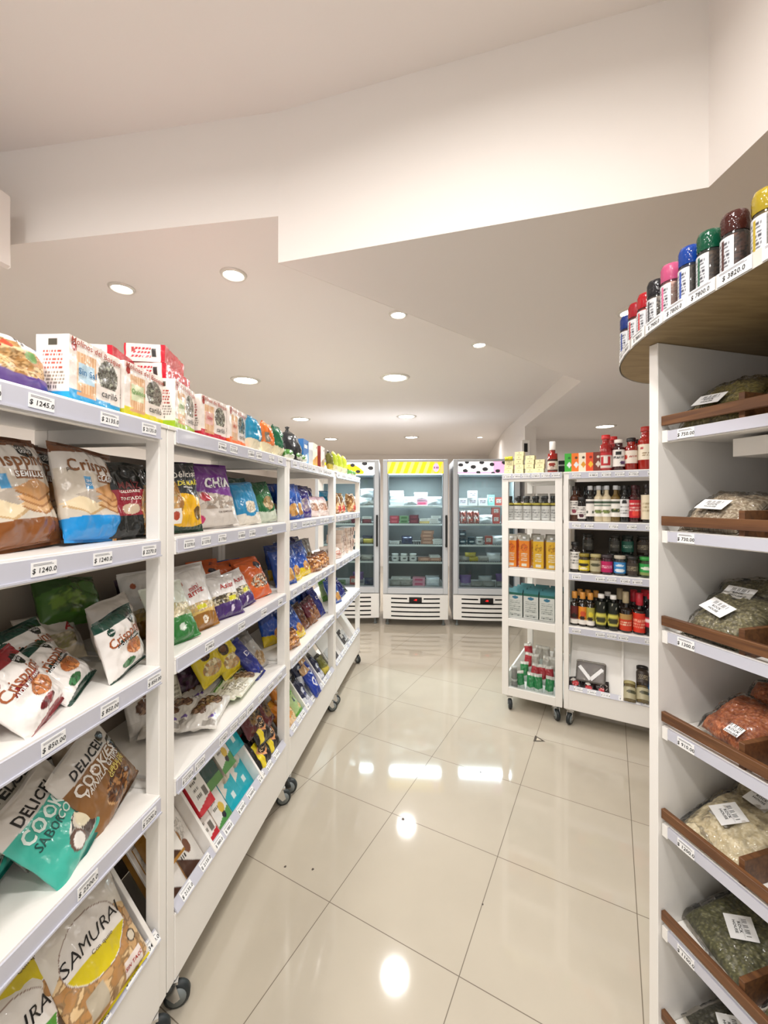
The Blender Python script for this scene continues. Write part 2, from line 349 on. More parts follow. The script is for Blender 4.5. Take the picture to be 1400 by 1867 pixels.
# ------------------------------------------------------------------ right hand shelving (side view with clear panes, and front view)
def side_unit():
    """unit seen from its glazed end: end frame faces the viewer"""
    Wd, D = .405, .914; zs = ZR; g = thing('shelving_unit', 'white wheeled shelving unit with clear paned end frame holding juice cartons', 'shelving unit', tuple(FR.o), (0, 0, FR.a), 'white wheeled shelving units')
    z0 = .10; st = .045; tp = .031
    for k, y0 in enumerate((0, D - tp)):
        b = MB().box(0, st, y0, y0 + tp, z0, zs[0] - .03).box(Wd - st, Wd, y0, y0 + tp, z0, zs[0] - .03)
        for z in zs[:4]: b.box(st, Wd - st, y0, y0 + tp, z - .06, z - .005 if z < zs[0] else z - .03)
        b.box(st, Wd - st, y0, y0 + tp, z0, z0 + .06)
        sf = b.build('end_frame', M_white, g, bevel=.002)
        p = MB()
        for a, c in zip(zs[:4], list(zs[1:4]) + [z0 + .065]): p.box(st, Wd - st, y0 + .014, y0 + .017, c - .005, a - .06)
        p.build('clear_pane', film('clear_acrylic', '#fcfdfd', .995, .02, None, 1.12), sf)
    for i, z in enumerate(zs[:4]):
        b = MB().box(.0 if i == 0 else .004, Wd if i == 0 else Wd - .004, (0 if i == 0 else tp) + .001, D - (0 if i == 0 else tp) - .001, z - (.03 if i == 0 else .018), z)
        sh = b.build('shelf', M_white, g, bevel=.0015)
        if i == 0:
            MB().box(.004, Wd - .004, -.006, .0, z - .040, z - .002).build('label_strip', M_holder, sh)
            x = .04
            for k in range(6): price_tag(PRICES[k], sh, x, -.0072, z - .021); x += .065
    MB().box(.004, Wd - .004, tp + .001, D - tp - .001, z0, z0 + .018).box(.008, .02, tp + .001, D - tp - .001, z0 + .018, .22).build('base_panel', M_white, g)
    for x, y, a in ((.045, .04, -1.2), (Wd - .05, .04, -1.0), (.045, D - .06, .4), (Wd - .06, D - .06, .5)): caster(g, x, y, a)
    return g
side_unit()
SR = FR.sub(.412)
gondola(SR, UW, .40, ZR, 'white wheeled shelving unit at right filled with sauce bottles and spice jars', 7, None, back=mat('dark_back_board', '#4c443b', .6), dividers=(.345, .63))
# ------------------------------------------------------------------ glass door fridges
M_fr = mat('fridge_frame', '#c9cdd2', .35); M_frw = mat('fridge_white', '#f3f2ef', .35); M_in = mat('fridge_inside', '#5c6060', .6)
def sign_mat(kind):
    m = mat('lit_sign_' + kind, '#ffffff', .4); nt = m.node_tree; L = nt.links; b = nt.nodes['Principled BSDF']
    a = nt.nodes.new('ShaderNodeAttribute'); a.attribute_name = 'Print'
    L.new(a.outputs[0], b.inputs['Base Color']); L.new(a.outputs[0], b.inputs['Emission Color']); b.inputs['Emission Strength'].default_value = .95; return m
def sign_grid(b, x0, x1, y, z0, z1, fn, nx=110, nz=28):
    vs = []; cs = []
    for j in range(nz + 1):
        for i in range(nx + 1):
            u = i / nx; v = j / nz; vs.append((x0 + u * (x1 - x0), y, z0 + v * (z1 - z0))); cs.append(lin(fn(u, v)))
    fs = [(j * (nx + 1) + i, j * (nx + 1) + i + 1, (j + 1) * (nx + 1) + i + 1, (j + 1) * (nx + 1) + i) for j in range(nz) for i in range(nx)]
    b.add(vs, fs, 0, cs)
def stripes(u, v):
    if ((u - .87) / .052) ** 2 + ((v - .5) / .36) ** 2 < 1:
        return '#5a4a66' if abs(v - .5) < .09 and (int(u * 60) % 2 == 0) else '#e9b5d8'
    k = (u * 7.2 - v * .55) % 1; return '#ffd500' if k < .55 else ('#ffe97a' if u < .75 else '#f6c069')
DOTS = [(.05, .72, .045), (.16, .95, .04), (.27, .55, .05), (.13, .22, .045), (.42, .92, .045), (.48, .35, .05), (.60, .75, .045), (.36, .08, .04), (.70, .2, .045), (.82, .9, .05), (.93, .5, .05), (.62, .02, .035)]
def dots(base, tintc):
    def f(u, v):
        for a, c, r in DOTS:
            if ((u - a) / r) ** 2 + ((v - c) / (r * 3.3)) ** 2 < 1: return '#2e2e30'
        return tintc(u, v) or base
    return f
yel = dots('#fbfbf5', lambda u, v: '#ffe11a' if sin(u * 11 + 1) + cos(v * 5 + u * 7) > .55 else None)
pnk = dots('#fbf8fa', lambda u, v: '#efb6dc' if u > .62 or v < .12 else None)
FW, FD, FH = .775, .66, 1.99
def fridge(x, y, ang, fn, kind, label, lit):
    f = thing('display_fridge', label, 'fridge', (x, y, 0), (0, 0, ang), 'upright glass door fridges')
    b = MB().box(0, .03, .03, FD, .09, FH).box(FW - .03, FW, .03, FD, .09, FH).box(.03, FW - .03, FD - .03, FD, .09, FH).box(.03, FW - .03, .03, FD - .03, FH - .05, FH).box(.03, FW - .03, .03, FD - .03, .09, .44)
    b.box(.03, FW - .03, .03, .09, 1.83, FH - .05)
    b.build('cabinet', M_fr, f, bevel=.004)
    MB().box(.031, .036, .10, FD - .031, .441, 1.82).box(FW - .036, FW - .031, .10, FD - .031, .441, 1.82).box(.036, FW - .036, FD - .036, FD - .031, .441, 1.82).build('liner', M_in, f)
    d = MB().box(.0, .055, 0, .028, .385, FH + .005).box(FW - .055, FW, 0, .028, .385, FH + .005).box(.055, FW - .055, 0, .028, .385, .455).box(.055, FW - .055, 0, .028, 1.965, FH + .005).build('door', M_fr, f, bevel=.005)
    MB().box(.055, FW - .055, .012, .016, .455, 1.82).build('door_glass', film('fridge_glass', '#e8f0f0', .99, .02, None, 1.25), d)
    MB().box(.052, .068, .005, .027, .455, 1.82).box(FW - .068, FW - .052, .005, .027, .455, 1.82).box(.068, FW - .068, .005, .027, .452, .47).build('door_gasket', mat('grey_gasket', '#8c939a', .5), d)
    MB().box(FW - .035, FW - .012, -.045, -.03, .95, 1.33).box(FW - .035, FW - .012, -.03, 0, .96, .985).box(FW - .035, FW - .012, -.03, 0, 1.295, 1.32).build('door_handle', M_black, d, bevel=.003)
    sg = MB(); sign_grid(sg, .055, FW - .055, .006, 1.825, 1.965, fn); sg.build('lit_sign', sign_mat(kind), f)
    for z in (.757, .966, 1.22, 1.44):
        b = MB().box(.04, FW - .04, .10, .108, z - .022, z).box(.04, FW - .04, FD - .05, FD - .042, z - .008, z)
        for k in range(26): xx = .045 + k * (FW - .09) / 25; b.box(xx - .0015, xx + .0015, .10, FD - .045, z - .006, z - .002)
        b.build('wire_shelf', M_frw, f)
    MB().box(.038, FW - .038, .10, FD - .04, .441, .45).build('shelf', M_frw, f)
    # lower grille, slightly bowed
    gb = MB(); nx = 16
    def yy(x): return .012 - .03 * (1 - ((x - FW / 2) / (FW / 2)) ** 2)
    zc = [.085, .112, .130, .165, .183, .218, .236, .271, .289, .322, .340, .378]
    for j in range(len(zc) - 1):
        slot = j % 2 == 1
        for i in range(nx):
            xa = FW * i / nx; xb = FW * (i + 1) / nx
            if slot and 2 <= i < 14 and not (j == 9 and 6 <= i < 10): continue
            vs = [(xa, yy(xa), zc[j]), (xb, yy(xb), zc[j]), (xb, yy(xb), zc[j + 1]), (xa, yy(xa), zc[j + 1]), (xa, yy(xa) + .01, zc[j]), (xb, yy(xb) + .01, zc[j]), (xb, yy(xb) + .01, zc[j + 1]), (xa, yy(xa) + .01, zc[j + 1])]
            gb.add(vs, [(0, 1, 2, 3), (7, 6, 5, 4), (0, 4, 5, 1), (3, 2, 6, 7), (0, 3, 7, 4), (1, 5, 6, 2)])
    gb.build('grille', M_frw, f)
    MB().box(.02, FW - .02, .025, .029, .10, .37).build('grille_backing', M_black, f)
    dsp = MB().box(FW / 2 - .075, FW / 2 + .075, -.030, -.016, .29, .352).build('thermostat_display', M_black, f, bevel=.003)
    v, fc = text_data('-18' if kind != 'yellow_dots' else '4', .01, 0)
    MB().add([(a * .026 + FW / 2, -.0308, c * .026 + .321) for a, c in v], fc).build('red_digits', mat('red_led', '#ff2020', .5, emit='#ff1818', est=4), dsp)
    for xx in (.05, FW - .05):
        for y_ in (.08, FD - .08): MB().lathe([(.022, 0), (.022, .012), (.012, .016), (.012, .09)], 12).build('foot', M_hub, f, loc=(xx, y_, 0))
    l = bpy.data.lights.new('fridge_lamp', 'AREA'); l.shape = 'RECTANGLE'; l.size = .6; l.size_y = .09; l.energy = lit; l.color = (.86, .95, 1)
    lo = bpy.data.objects.new('fridge_light', l); COL.objects.link(lo); lo.parent = f; lo.location = (FW / 2, .13, 1.815)
    lm = MB().box(.06, FW - .06, .115, .145, 1.819, 1.829).build('lamp_tube', mat('fridge_tube', '#f2fbff', .4, emit='#e8f6ff', est=8), f)
    return Frame(x, y, ang)
F1 = fridge(-.835, 5.02, R(-1.0), yel, 'yellow_dots', 'glass door fridge with yellow spotted sign, half hidden behind the left shelving', 20)
F2 = fridge(-.012, 4.97, R(-3.6), stripes, 'stripes', 'glass door fridge with yellow striped sign in the middle', 38)
F3 = fridge(.825, 4.93, R(-4.5), pnk, 'pink_dots', 'glass door fridge with black spotted pink and white sign at right', 36)
# ------------------------------------------------------------------ near right shelving with wooden dividers
def wood_mat(name, c1, c2, sc=(2, 30, 30)):
    m = mat(name, c1, .5); nt = m.node_tree; L = nt.links; b = nt.nodes['Principled BSDF']
    t = nt.nodes.new('ShaderNodeTexCoord'); mp = nt.nodes.new('ShaderNodeMapping'); mp.inputs['Scale'].default_value = sc
    n = nt.nodes.new('ShaderNodeTexNoise'); n.inputs['Scale'].default_value = 3; n.inputs['Detail'].default_value = 6; n.inputs['Distortion'].default_value = .6
    r = nt.nodes.new('ShaderNodeValToRGB'); r.color_ramp.elements[0].color = (*lin(c1), 1); r.color_ramp.elements[1].color = (*lin(c2), 1)
    r.color_ramp.elements[0].position = .35; r.color_ramp.elements[1].position = .68
    L.new(t.outputs['Object'], mp.inputs[0]); L.new(mp.outputs[0], n.inputs[0]); L.new(n.outputs[0], r.inputs[0]); L.new(r.outputs[0], b.inputs['Base Color']); return m
M_wood = wood_mat('stained_wood', '#583822', '#78502f'); M_slab = wood_mat('pale_wood_slab', '#8a7552', '#a08a63', (3, 20, 20))
NZ = [1.648, 1.394, 1.14, .896, .648, .388, .135]      # underside of each price lip
nu = thing('herb_shelving', 'tall white shelving unit nearest at right, with brown wooden rails and herb bags', 'shelving unit', tuple(FN.o), (0, 0, FN.a))
MB().box(-.026, 0, -.012, .42, 0, 1.904).build('side_panel', M_white, nu, bevel=.0015)
MB().box(.62, .646, -.012, .42, 0, 1.904).build('side_panel', M_white, nu, bevel=.0015)
MB().box(.0, .62, .405, .42, .02, 1.90).build('back_panel', mat('back_brown', '#6b5440', .6), nu)
NP = ['$ 750.00', '$ 730.00', '$ 1300.0', '$ 910.00', '$ 1200.0', '$ 1100.0', '$ 900.00']
for i, z in enumerate(NZ):
    sh = MB().box(.001, .619, .012, .40, z + .008, z + .022).box(.001, .619, .006, .018, z, z + .030).build('shelf', M_white, nu, bevel=.001)
    MB().box(.018, .619, -.001, .006, z + .003, z + .028).box(.004, .018, -.003, .006, z, z + .030, 1).build('label_strip', [M_holder, M_white], sh)
    price_tag(NP[i], sh, .066, -.0022, z + .0155, w=.042, h=.023)
    price_tag(NP[(i + 2) % 7], sh, .27, -.0022, z + .0155, w=.042, h=.023)
    wr = MB().box(.002, .618, -.004, .008, z + .043, z + .067).build('wooden_rail', M_wood, nu, bevel=.001)
    for x in (.175, .40):
        MB().box(x, x + .012, .0085, .18, z + .0225, z + .085).build('wooden_divider', M_wood, nu, bevel=.001)
        MB().box(x + .0125, x + .09, .165, .177, z + .0225, z + .085).build('wooden_stop', M_wood, nu, bevel=.001)
MB().box(.10, .619, .10, .40, 1.605, 1.6475).build('batten', M_white, nu, bevel=.001)
# round ended slab on top
out = [(.80, -.15), (.685, .30), (.660, .50), (.645, .62), (.650, .706), (.652, .761), (.634, .833), (.636, .944), (.655, 1.078), (.680, 1.173), (.715, 1.262), (.79, 1.36), (.92, 1.44), (1.10, 1.42), (1.25, 1.30), (1.30, 1.1), (1.30, -.15)]
def smooth_poly(p, closed_upto):
    r = []
    for i in range(len(p)):
        if 1 <= i < closed_upto:
            a, b, c, d = [Vector((*p[k], 0)) for k in (i - 1, i, i + 1, min(i + 2, len(p) - 1))]
            for k in range(5):
                t = k / 5; q = .5 * ((2 * b) + (c - a) * t + (2 * a - 5 * b + 4 * c - d) * t * t + (3 * b - a - 3 * c + d) * t ** 3); r.append((q.x, q.y))
        else: r.append(p[i])
    return r
out = [(.80, -.15), (.69, .30), (.655, .52), (.646, .70), (.638, .83), (.638, .95), (.655, 1.078), (.682, 1.173), (.725, 1.27), (.80, 1.365), (.92, 1.43), (1.10, 1.42), (1.25, 1.30), (1.30, 1.1), (1.30, -.15)]
edge = smooth_poly(out, 12)
slab = thing('round_slab', 'round ended wooden slab shelf on top of the near right unit, carrying grinders', 'shelf', (0, 0, 1.9045))
MB().prism(edge, 0, .020).build('board', M_slab, slab, bevel=.001)
def strip(z0, z1, pts, off=.0015):
    vs = []; n = len(pts)
    for i, (x, y) in enumerate(pts):
        a = Vector(pts[max(i - 1, 0)]); c = Vector(pts[min(i + 1, n - 1)]); d = (c - a).normalized(); nx, ny = -d.y, d.x
        vs += [(x + nx * off, y + ny * off, z0), (x + nx * off, y + ny * off, z1)]
    return vs, [(2 * i, 2 * i + 1, 2 * i + 3, 2 * i + 2) for i in range(n - 1)]
epts = [p for p in edge if p[0] < .95 and p[1] > .3]
v, f = strip(-.001, .027, epts, .0015)
v2, f2 = strip(-.001, .027, epts, .0030); nn = len(v)
MB().add(v, f).add(v2, [q[::-1] for q in f2]).build('edge_strip', mat('clear_strip', '#cfcac2', .25), slab)
arc = [0]
for a, c in zip(epts, epts[1:]): arc.append(arc[-1] + math.dist(a, c))
def at_arc(s):
    for i in range(len(arc) - 1):
        if arc[i + 1] >= s:
            t = (s - arc[i]) / (arc[i + 1] - arc[i]); a, c = Vector(epts[i]), Vector(epts[i + 1]); return a + (c - a) * t, (c - a).normalized()
    return Vector(epts[-1]), Vector((1, 0))
def arc_of_y(y):
    for i, p in enumerate(epts):
        if p[1] >= y: return arc[i]
for y, tx, w in ((.655, '$ 3820.0', .07), (.73, '$ 3820.0', .07), (.81, '$ 7800.0', .07), (.89, '$ 7800.0', .07), (.97, '$ 7900.0', .07), (1.045, '$ 7800.0', .07), (1.12, '$ 3860.0', .06), (1.19, '$ 7800.0', .06)):
    p, d = at_arc(arc_of_y(y)); n = Vector((-d.y, d.x))
    o = bpy.data.objects.new('price_tag', tag_mesh(tx, w, .025)); COL.objects.link(o); o.parent = slab
    # card faces outwards (-x side); its text reads from far to near
    o.location = (p.x + n.x * .0045, p.y + n.y * .0045, .0135); o.rotation_euler = (0, 0, math.atan2(-d.y, -d.x))
# ------------------------------------------------------------------ printed packets
P_film = printed('printed_film', .24, coat=.35, bump=(38, .55)); P_card = printed('printed_card', .42); P_glass = printed('dark_glass', .08, coat=.6)
def paint(U, V, ops, seed=0):
    """U, V arrays in -1..1 -> colours (sRGB hex based) from a list of shapes"""
    C = np.zeros(U.shape + (3,)); C[:] = lin('#ffffff')
    for op in ops:
        k = op[0]; m = None
        if k == 'bg': C[:] = lin(op[1]); continue
        if k == 'r': m = (U >= op[1]) & (U <= op[2]) & (V >= op[3]) & (V <= op[4]); c = op[5]
        elif k == 'e': m = ((U - op[1]) / op[3]) ** 2 + ((V - op[2]) / op[4]) ** 2 < 1; c = op[5]
        elif k == 'ring': q = ((U - op[1]) / op[3]) ** 2 + ((V - op[2]) / op[4]) ** 2; m = (q < 1) & (q > .8); c = op[5]
        elif k == 'o': a = np.abs(U - op[1]) / op[3]; b = np.abs(V - op[2]) / op[4]; m = (a < 1) & (b < 1) & (a + b < 1.45); c = op[5]
        elif k == 'a': m = V > op[1] + op[2] * U; c = op[3]          # above a slanted line
        elif k == 'b': m = V < op[1] + op[2] * U; c = op[3]          # below a slanted line
        elif k == 'arc': m = V < op[1] + op[2] * U * U; c = op[3]    # below a curve
        elif k == 'diag': a = np.abs(U - op[1]) / op[3] + np.abs(V - op[2]) / op[4]; m = a < 1; c = op[5]
        elif k == 'n':                                               # heap of crackers, seeds, cookies
            q = ((U - op[1]) / op[3]) ** 2 + ((V - op[2]) / op[4]) ** 2; s = op[7] * .8; w = q < 1
            A, B_, D_ = lin(op[5]), lin(op[6]), lin(op[8] if len(op) > 8 else op[5])
            for i, j in zip(*np.nonzero(w)):
                p = Vector((U[i, j] * s, V[i, j] * s * 1.3, seed * 1.7)); p += Vector((noise.noise(p * 1.7), noise.noise(p * 1.7 + Vector((9, 2, 1))), 0)) * .35
                dd, pp = noise.voronoi(p); r = (sin(pp[0].x * 91.7 + pp[0].y * 37.3) * 43758.5) % 1
                C[i, j] = tuple(x * .55 for x in (D_ if r < .5 else A)) if dd[1] - dd[0] < .09 else (A if r < .4 else (B_ if r < .8 else D_))
            continue
        elif k == 'lines':                                           # rows of tiny print
            m = (U >= op[1]) & (U <= op[2]) & (V >= op[3]) & (V <= op[4]) & ((np.floor((V - op[3]) / op[6]) % 2) == 0) & (np.sin(U * 37 + np.floor(V / op[6]) * 5) > -.55); c = op[5]
        elif k == 'bars': m = (U >= op[1]) & (U <= op[2]) & (V >= op[3]) & (V <= op[4]) & (np.sin(U * op[6]) > 0); c = op[5]
        C[m] = lin(c)
    return C
class Bag:
    """pillow bag surface: front side faces -y"""
    def __init__(s, w, h, T, seed, wr=.004, gus=0, top=.0):
        s.w, s.h, s.T, s.seed, s.wr, s.gus = w, h, T, seed, wr, gus; s.s = s.T
    def pt(s, u, v, side=-1):
        vv = min(1, abs(v) / .93); k = (1 - abs(u) ** 2.6) if abs(u) < 1 else 0
        body = max(0, 1 - vv ** (3.4 if v > 0 else 5.0)) ** .62
        th = s.T * .5 * max(0, k) ** .6 * body
        n1 = noise.noise(Vector((u * 2.1 + s.seed, v * 2.6, side * 3.1))); n2 = noise.noise(Vector((u * 5.2, v * 4.1 + s.seed, side * 1.7 + 5)))
        fold = abs(sin(u * 9 + n1 * 4 + s.seed)) * (vv ** 5) * (1 - vv ** 14)
        y = side * (th + (n1 * 1.6 + n2) * s.wr * body ** .5 * k ** .5 - fold * s.wr * .9)
        x = s.w / 2 * u * (1 - .045 * cos(v * pi / 2) - .01 * n1 * (abs(u) > .7)) + .012 * s.w * noise.noise(Vector((v * 2, s.seed, 0)))
        z = s.h / 2 * (v + 1) + .018 * s.h * noise.noise(Vector((u * 1.6, s.seed + v * .5, 2))) * (v > 0)
        if abs(v) > .93: y += .0012 * sin(u * 3 + s.seed) * 3
        return x, y, z
def add_print_text(par, surf, items, name='lettering'):
    """items: (string, u, v, size_m, colour, rotation, bold, shear, squeeze)"""
    b = MB(); mats = []; idx = {}
    for it in items:
        s, u0, v0, sz, col = it[:5]; rot = R(it[5]) if len(it) > 5 else 0; bold = it[6] if len(it) > 6 else .02; sh = it[7] if len(it) > 7 else 0; sq = it[8] if len(it) > 8 else 1
        if col not in idx: idx[col] = len(mats); mats.append(mat('ink_' + col.strip('#'), col, .4))
        vs, fs = text_data(s, bold, sh, .35); out = []
        for x, y in vs:
            x *= sz * sq; y *= sz; x, y = x * cos(rot) - y * sin(rot), x * sin(rot) + y * cos(rot)
            out.append(surf(u0, v0, x, y))
        b.add(out, fs, idx[col])
    return b.build(name, mats, par)
def bag_proto(name, w, h, T, ops, texts=(), seed=1, res=None, wr=.0058, back=None, material=None):
    B = Bag(w, h, T, seed, wr); nu_ = res or 34; nv = int(nu_ * min(1.8, h / w)); nu_ = int(nu_)
    us = np.sin(np.linspace(-pi / 2, pi / 2, nu_ + 1) * .96) / sin(pi / 2 * .96); vs_ = np.linspace(-1, 1, nv + 1)
    U, V = np.meshgrid(us, vs_); C = paint(U, V, ops, seed); b = MB()
    for side in (-1, 1):
        pts = [B.pt(float(U[j, i]), float(V[j, i]), side) for j in range(nv + 1) for i in range(nu_ + 1)]
        if side == -1: cols = [tuple(C[j, i]) for j in range(nv + 1) for i in range(nu_ + 1)]
        else:
            bk = C if back is None else paint(U, V, [('bg', back)]); cols = [tuple(bk[j, nu_ - i]) for j in range(nv + 1) for i in range(nu_ + 1)]
        W_ = nu_ + 1; fs = [(j * W_ + i, j * W_ + i + 1, (j + 1) * W_ + i + 1, (j + 1) * W_ + i) for j in range(nv) for i in range(nu_)]
        if side == 1: fs = [q[::-1] for q in fs]
        b.add(pts, fs, 0, cols, True)
    o = b.build(name, material or P_film)
    if texts:
        def surf(u0, v0, x, y):
            u = max(-.98, min(.98, u0 + x / (w / 2))); v = max(-.99, min(.99, v0 + y / (h / 2))); p = B.pt(u, v, -1); return (p[0], p[1] - .0012, p[2])
        add_print_text(o, surf, texts)
    return o
def painted_box(w, h, d, ops, side='#ffffff', top=None, sideops=None, res=26, soft=.0, seed=1):
    """card box or brick pack, front faces -y, origin at base centre"""
    b = MB(); nx = res; nz = max(6, int(res * h / w)); nz = min(nz, 60)
    def wob(x, y, z): 
        if not soft: return (x, y, z)
        e = 1 - .5 * ((abs(x) / (w / 2)) ** 6 + (abs(y - d / 2) / (d / 2)) ** 6 + (abs(z - h / 2) / (h / 2)) ** 6) / 3
        n = noise.noise(Vector((x * 40 + seed, y * 40, z * 40))) * soft
        return (x * (1 - soft * 3 * (abs(z - h / 2) / (h / 2)) ** 4) + n, y + n * 1.2, z + n * .4)
    def grid(P, nu2, nv2, ops2):
        U, V = np.meshgrid(np.linspace(-1, 1, nu2 + 1), np.linspace(-1, 1, nv2 + 1)); C = paint(U, V, ops2, seed)
        pts = [wob(*P(float(U[j, i]), float(V[j, i]))) for j in range(nv2 + 1) for i in range(nu2 + 1)]
        b.add(pts, [(j * (nu2 + 1) + i, j * (nu2 + 1) + i + 1, (j + 1) * (nu2 + 1) + i + 1, (j + 1) * (nu2 + 1) + i) for j in range(nv2) for i in range(nu2)], 0, [tuple(C[j, i]) for j in range(nv2 + 1) for i in range(nu2 + 1)], bool(soft))
    sd = [('bg', side)] + (sideops or []); k = max(4, nx // 3); tp = [('bg', top or side)]
    grid(lambda u, v: (w / 2 * u, 0, h / 2 * (v + 1)), nx, nz, ops)
    grid(lambda u, v: (-w / 2 * u, d, h / 2 * (v + 1)), nx if soft else 2, nz if soft else 2, sd)
    grid(lambda u, v: (-w / 2, d / 2 * (1 - u), h / 2 * (v + 1)), nx // 2, nz, sd)
    grid(lambda u, v: (w / 2, d / 2 * (1 + u), h / 2 * (v + 1)), nx // 2, nz, sd)
    grid(lambda u, v: (w / 2 * u, d / 2 * (1 + v), h), k, k, tp); grid(lambda u, v: (w / 2 * u, d / 2 * (1 - v), 0), k, k, tp)
    return b
def box_proto(name, w, h, d, ops, texts=(), material=None, **kw):
    o = painted_box(w, h, d, ops, **kw).build(name, material or P_card)
    if texts:
        soft = kw.get('soft', 0)
        add_print_text(o, lambda u0, v0, x, y: (w / 2 * u0 + x, -.0008 - soft * 1.1, h / 2 * (v0 + 1) + y), texts)
    return o
USED = set(); COUNT = {}
def put(proto, M, label, cat, group=None):
    """first use moves the original, later uses copy it with its parts"""
    if id(proto) not in USED and proto.name in bpy.data.objects:
        USED.add(id(proto)); KEEP.append(proto); o = proto; o.matrix_world = M
    else: o = instance(proto, M)
    o['label'] = label; o['category'] = cat
    if group: o['group'] = group
    elif 'group' in o: del o['group']
    return o
KEEP = []
def oct_(u, v, s=.13, asp=.8): return ('o', u, v, s, s * asp, '#141414')
# --- near snack bags ------------------------------------------------
def crisp(kind, seed, res=110):
    bot = {'blue': '#1d95e0', 'brown': '#8a5226'}[kind]
    ops = [('bg', '#d9cfc0'), ('diag', -.45, -.32, .55, .20, '#c9a878'), ('diag', -.47, -.26, .55, .22, '#ecd9b4'), ('diag', -.25, -.10, .5, .16, '#b9ada0'), ('diag', .38, -.30, .6, .17, '#a8723f'), ('diag', .37, -.26, .6, .17, '#dcb07c'), ('diag', .35, -.17, .6, .17, '#a8723f'), ('diag', .34, -.13, .6, .17, '#d9a56c'), ('diag', .32, -.03, .6, .19, '#a8723f'), ('diag', .31, .01, .6, .19, '#cf9a63'),
           ('a', .34, -.10, '#ece7e2'), ('arc', -.50, -.05, bot), ('a', .80, .03, '#7b4a2b'), ('r', -.12, .62, .19, .33, '#8b5a34'), ('r', -.52, -.30, .02, .27, '#4a9fd6')]
    if kind == 'brown': ops += [oct_(.38, .70, .22, .6)]
    t = [('Crisppino', .02, .52, .042, '#8b5a34', 3, .02, 0, .95), ('CLÁSICO' if kind == 'blue' else 'SEMILLAS', .25, .262, .017, '#ffffff', 0, .03), ('pino', -.72, .42, .014, '#4a3a30', 0, .01)]
    if kind == 'brown': t += [('EXCESO EN', .38, .75, .009, '#ffffff', 0, .02), ('SODIO', .38, .68, .010, '#ffffff', 0, .03)]
    else: t += [('SIN', -.41, .18, .010, '#ffffff'), ('TACC', -.41, .10, .008, '#ffffff')]
    return bag_proto('cracker_bag', .205, .245, .075, ops, t, seed, res, .005)
def mini(kind, seed, res=96):
    c = {'green': '#123f33', 'red': '#8c1c24'}[kind]
    ops = [('bg', '#f3eeea'), ('a', .66, 0, c), ('arc', -.80, -.12, c), ('e', .22, -.32, .42, .24, '#e9e3df'), ('n', .22, -.24, .40, .24, '#c57a45', '#d9935a', 7, '#a95f33')]
    ops += [('n', -.25, -.62, .30, .13, '#2f6b3a', '#3f8350', 6) if kind == 'green' else ('n', -.1, -.60, .34, .12, '#6e1f25', '#8c2a2e', 6)]
    ops += [oct_(.50, .60, .20, .95), ('e', -.62, .52, .12, .13, c), ('r', -.42, .62, .02, .13, c)]
    t = [('Crisppino', .03, .22, .035, '#a0562c', 5, .012), ('mini', .62, .10, .014, '#a0562c', 5, .01), ('SABOR A', -.38, -.01, .010, '#ffffff', 4), ('OLIVA Y ALBAHACA' if kind == 'green' else 'JAMÓN SERRANO', .18, .04, .009, '#ffffff', 4, .01, 0, .8),
         ('EXCESO EN', .50, .65, .006, '#ffffff'), ('SODIO', .50, .57, .007, '#ffffff', 0, .03), ('LIBRE', -.62, .52, .006, '#ffffff')]
    ops.insert(-2, ('b', -9, 0, c))
    ops += [('r', -.60, .60, -.03, .08, '#2a2a2a')] if kind == 'green' else [('r', -.60, .60, -.03, .08, '#7a2a22')]
    return bag_proto('snack_bag', .165, .165, .05, ops, t, seed, res, .004)
def cookies(kind, seed, res=104):
    c, dk = {'teal': ('#43b3a0', '#1f7f72'), 'brown': ('#8d6238', '#5b3a1e')}[kind]
    ops = [('bg', c), ('a', .44, -.03, '#ddd6cf'), ('arc', -.90, -.05, dk), ('n', .12, -.52, .50, .30, '#7a4a2a' if kind == 'brown' else '#4b3a34', '#b98552' if kind == 'brown' else '#e9e0d2', 3.0, '#d6ab78' if kind == 'brown' else '#f4efe6')]
    if kind == 'teal': ops += [('e', .30, -.42, .30, .20, '#e8dcbd'), ('e', -.22, -.60, .22, .20, '#6a4f45'), ('e', -.22, -.62, .16, .15, '#f2ece6')]
    else: ops += [('n', .15, -.5, .5, .3, '#6b4020', '#b07c48', 9, '#4a2a16')]
    ops += [oct_(.80, .38, .17, .7), oct_(.84, .16, .15, .7)]
    if kind == 'brown': ops += [oct_(.84, -.05, .13, .7), oct_(.62, .66, .15, .7)]
    t = [('DELICEL', -.08, .60, .033, '#1b1715', 0, .022, .12, .95), ('COOKIES', -.06, .25, .042, '#e9f6ef' if kind == 'teal' else '#f3ece4', 0, .026, 0, .88)]
    t += [('SABOR', -.42, -.02, .029, '#1f4f49', 0, .01, 0, .85), ('COCO', .26, -.01, .029, '#e9f6ef', 0, .02, 0, .85), ('LIBRE DE', .55, -.16, .017, '#1f4f49'), ('GLUTEN', .55, -.25, .019, '#1f4f49')] if kind == 'teal' else \
        [('VAINILLA CHIPS', .0, .06, .025, '#f3ece4', 0, .02, .1, .8), ('LIBRE DE', .42, -.10, .016, '#f0dc78'), ('GLUTEN', .42, -.19, .019, '#f0dc78')]
    t += [('EXCESO EN', .78, .40, .005, '#ffffff'), ('AZÚCARES', .78, .355, .005, '#ffffff'), ('8', -.45, -.62, .02, '#e8e0d0')][:2]
    return bag_proto('cookie_bag', .215, .215, .05, ops, t, seed, res, .004)
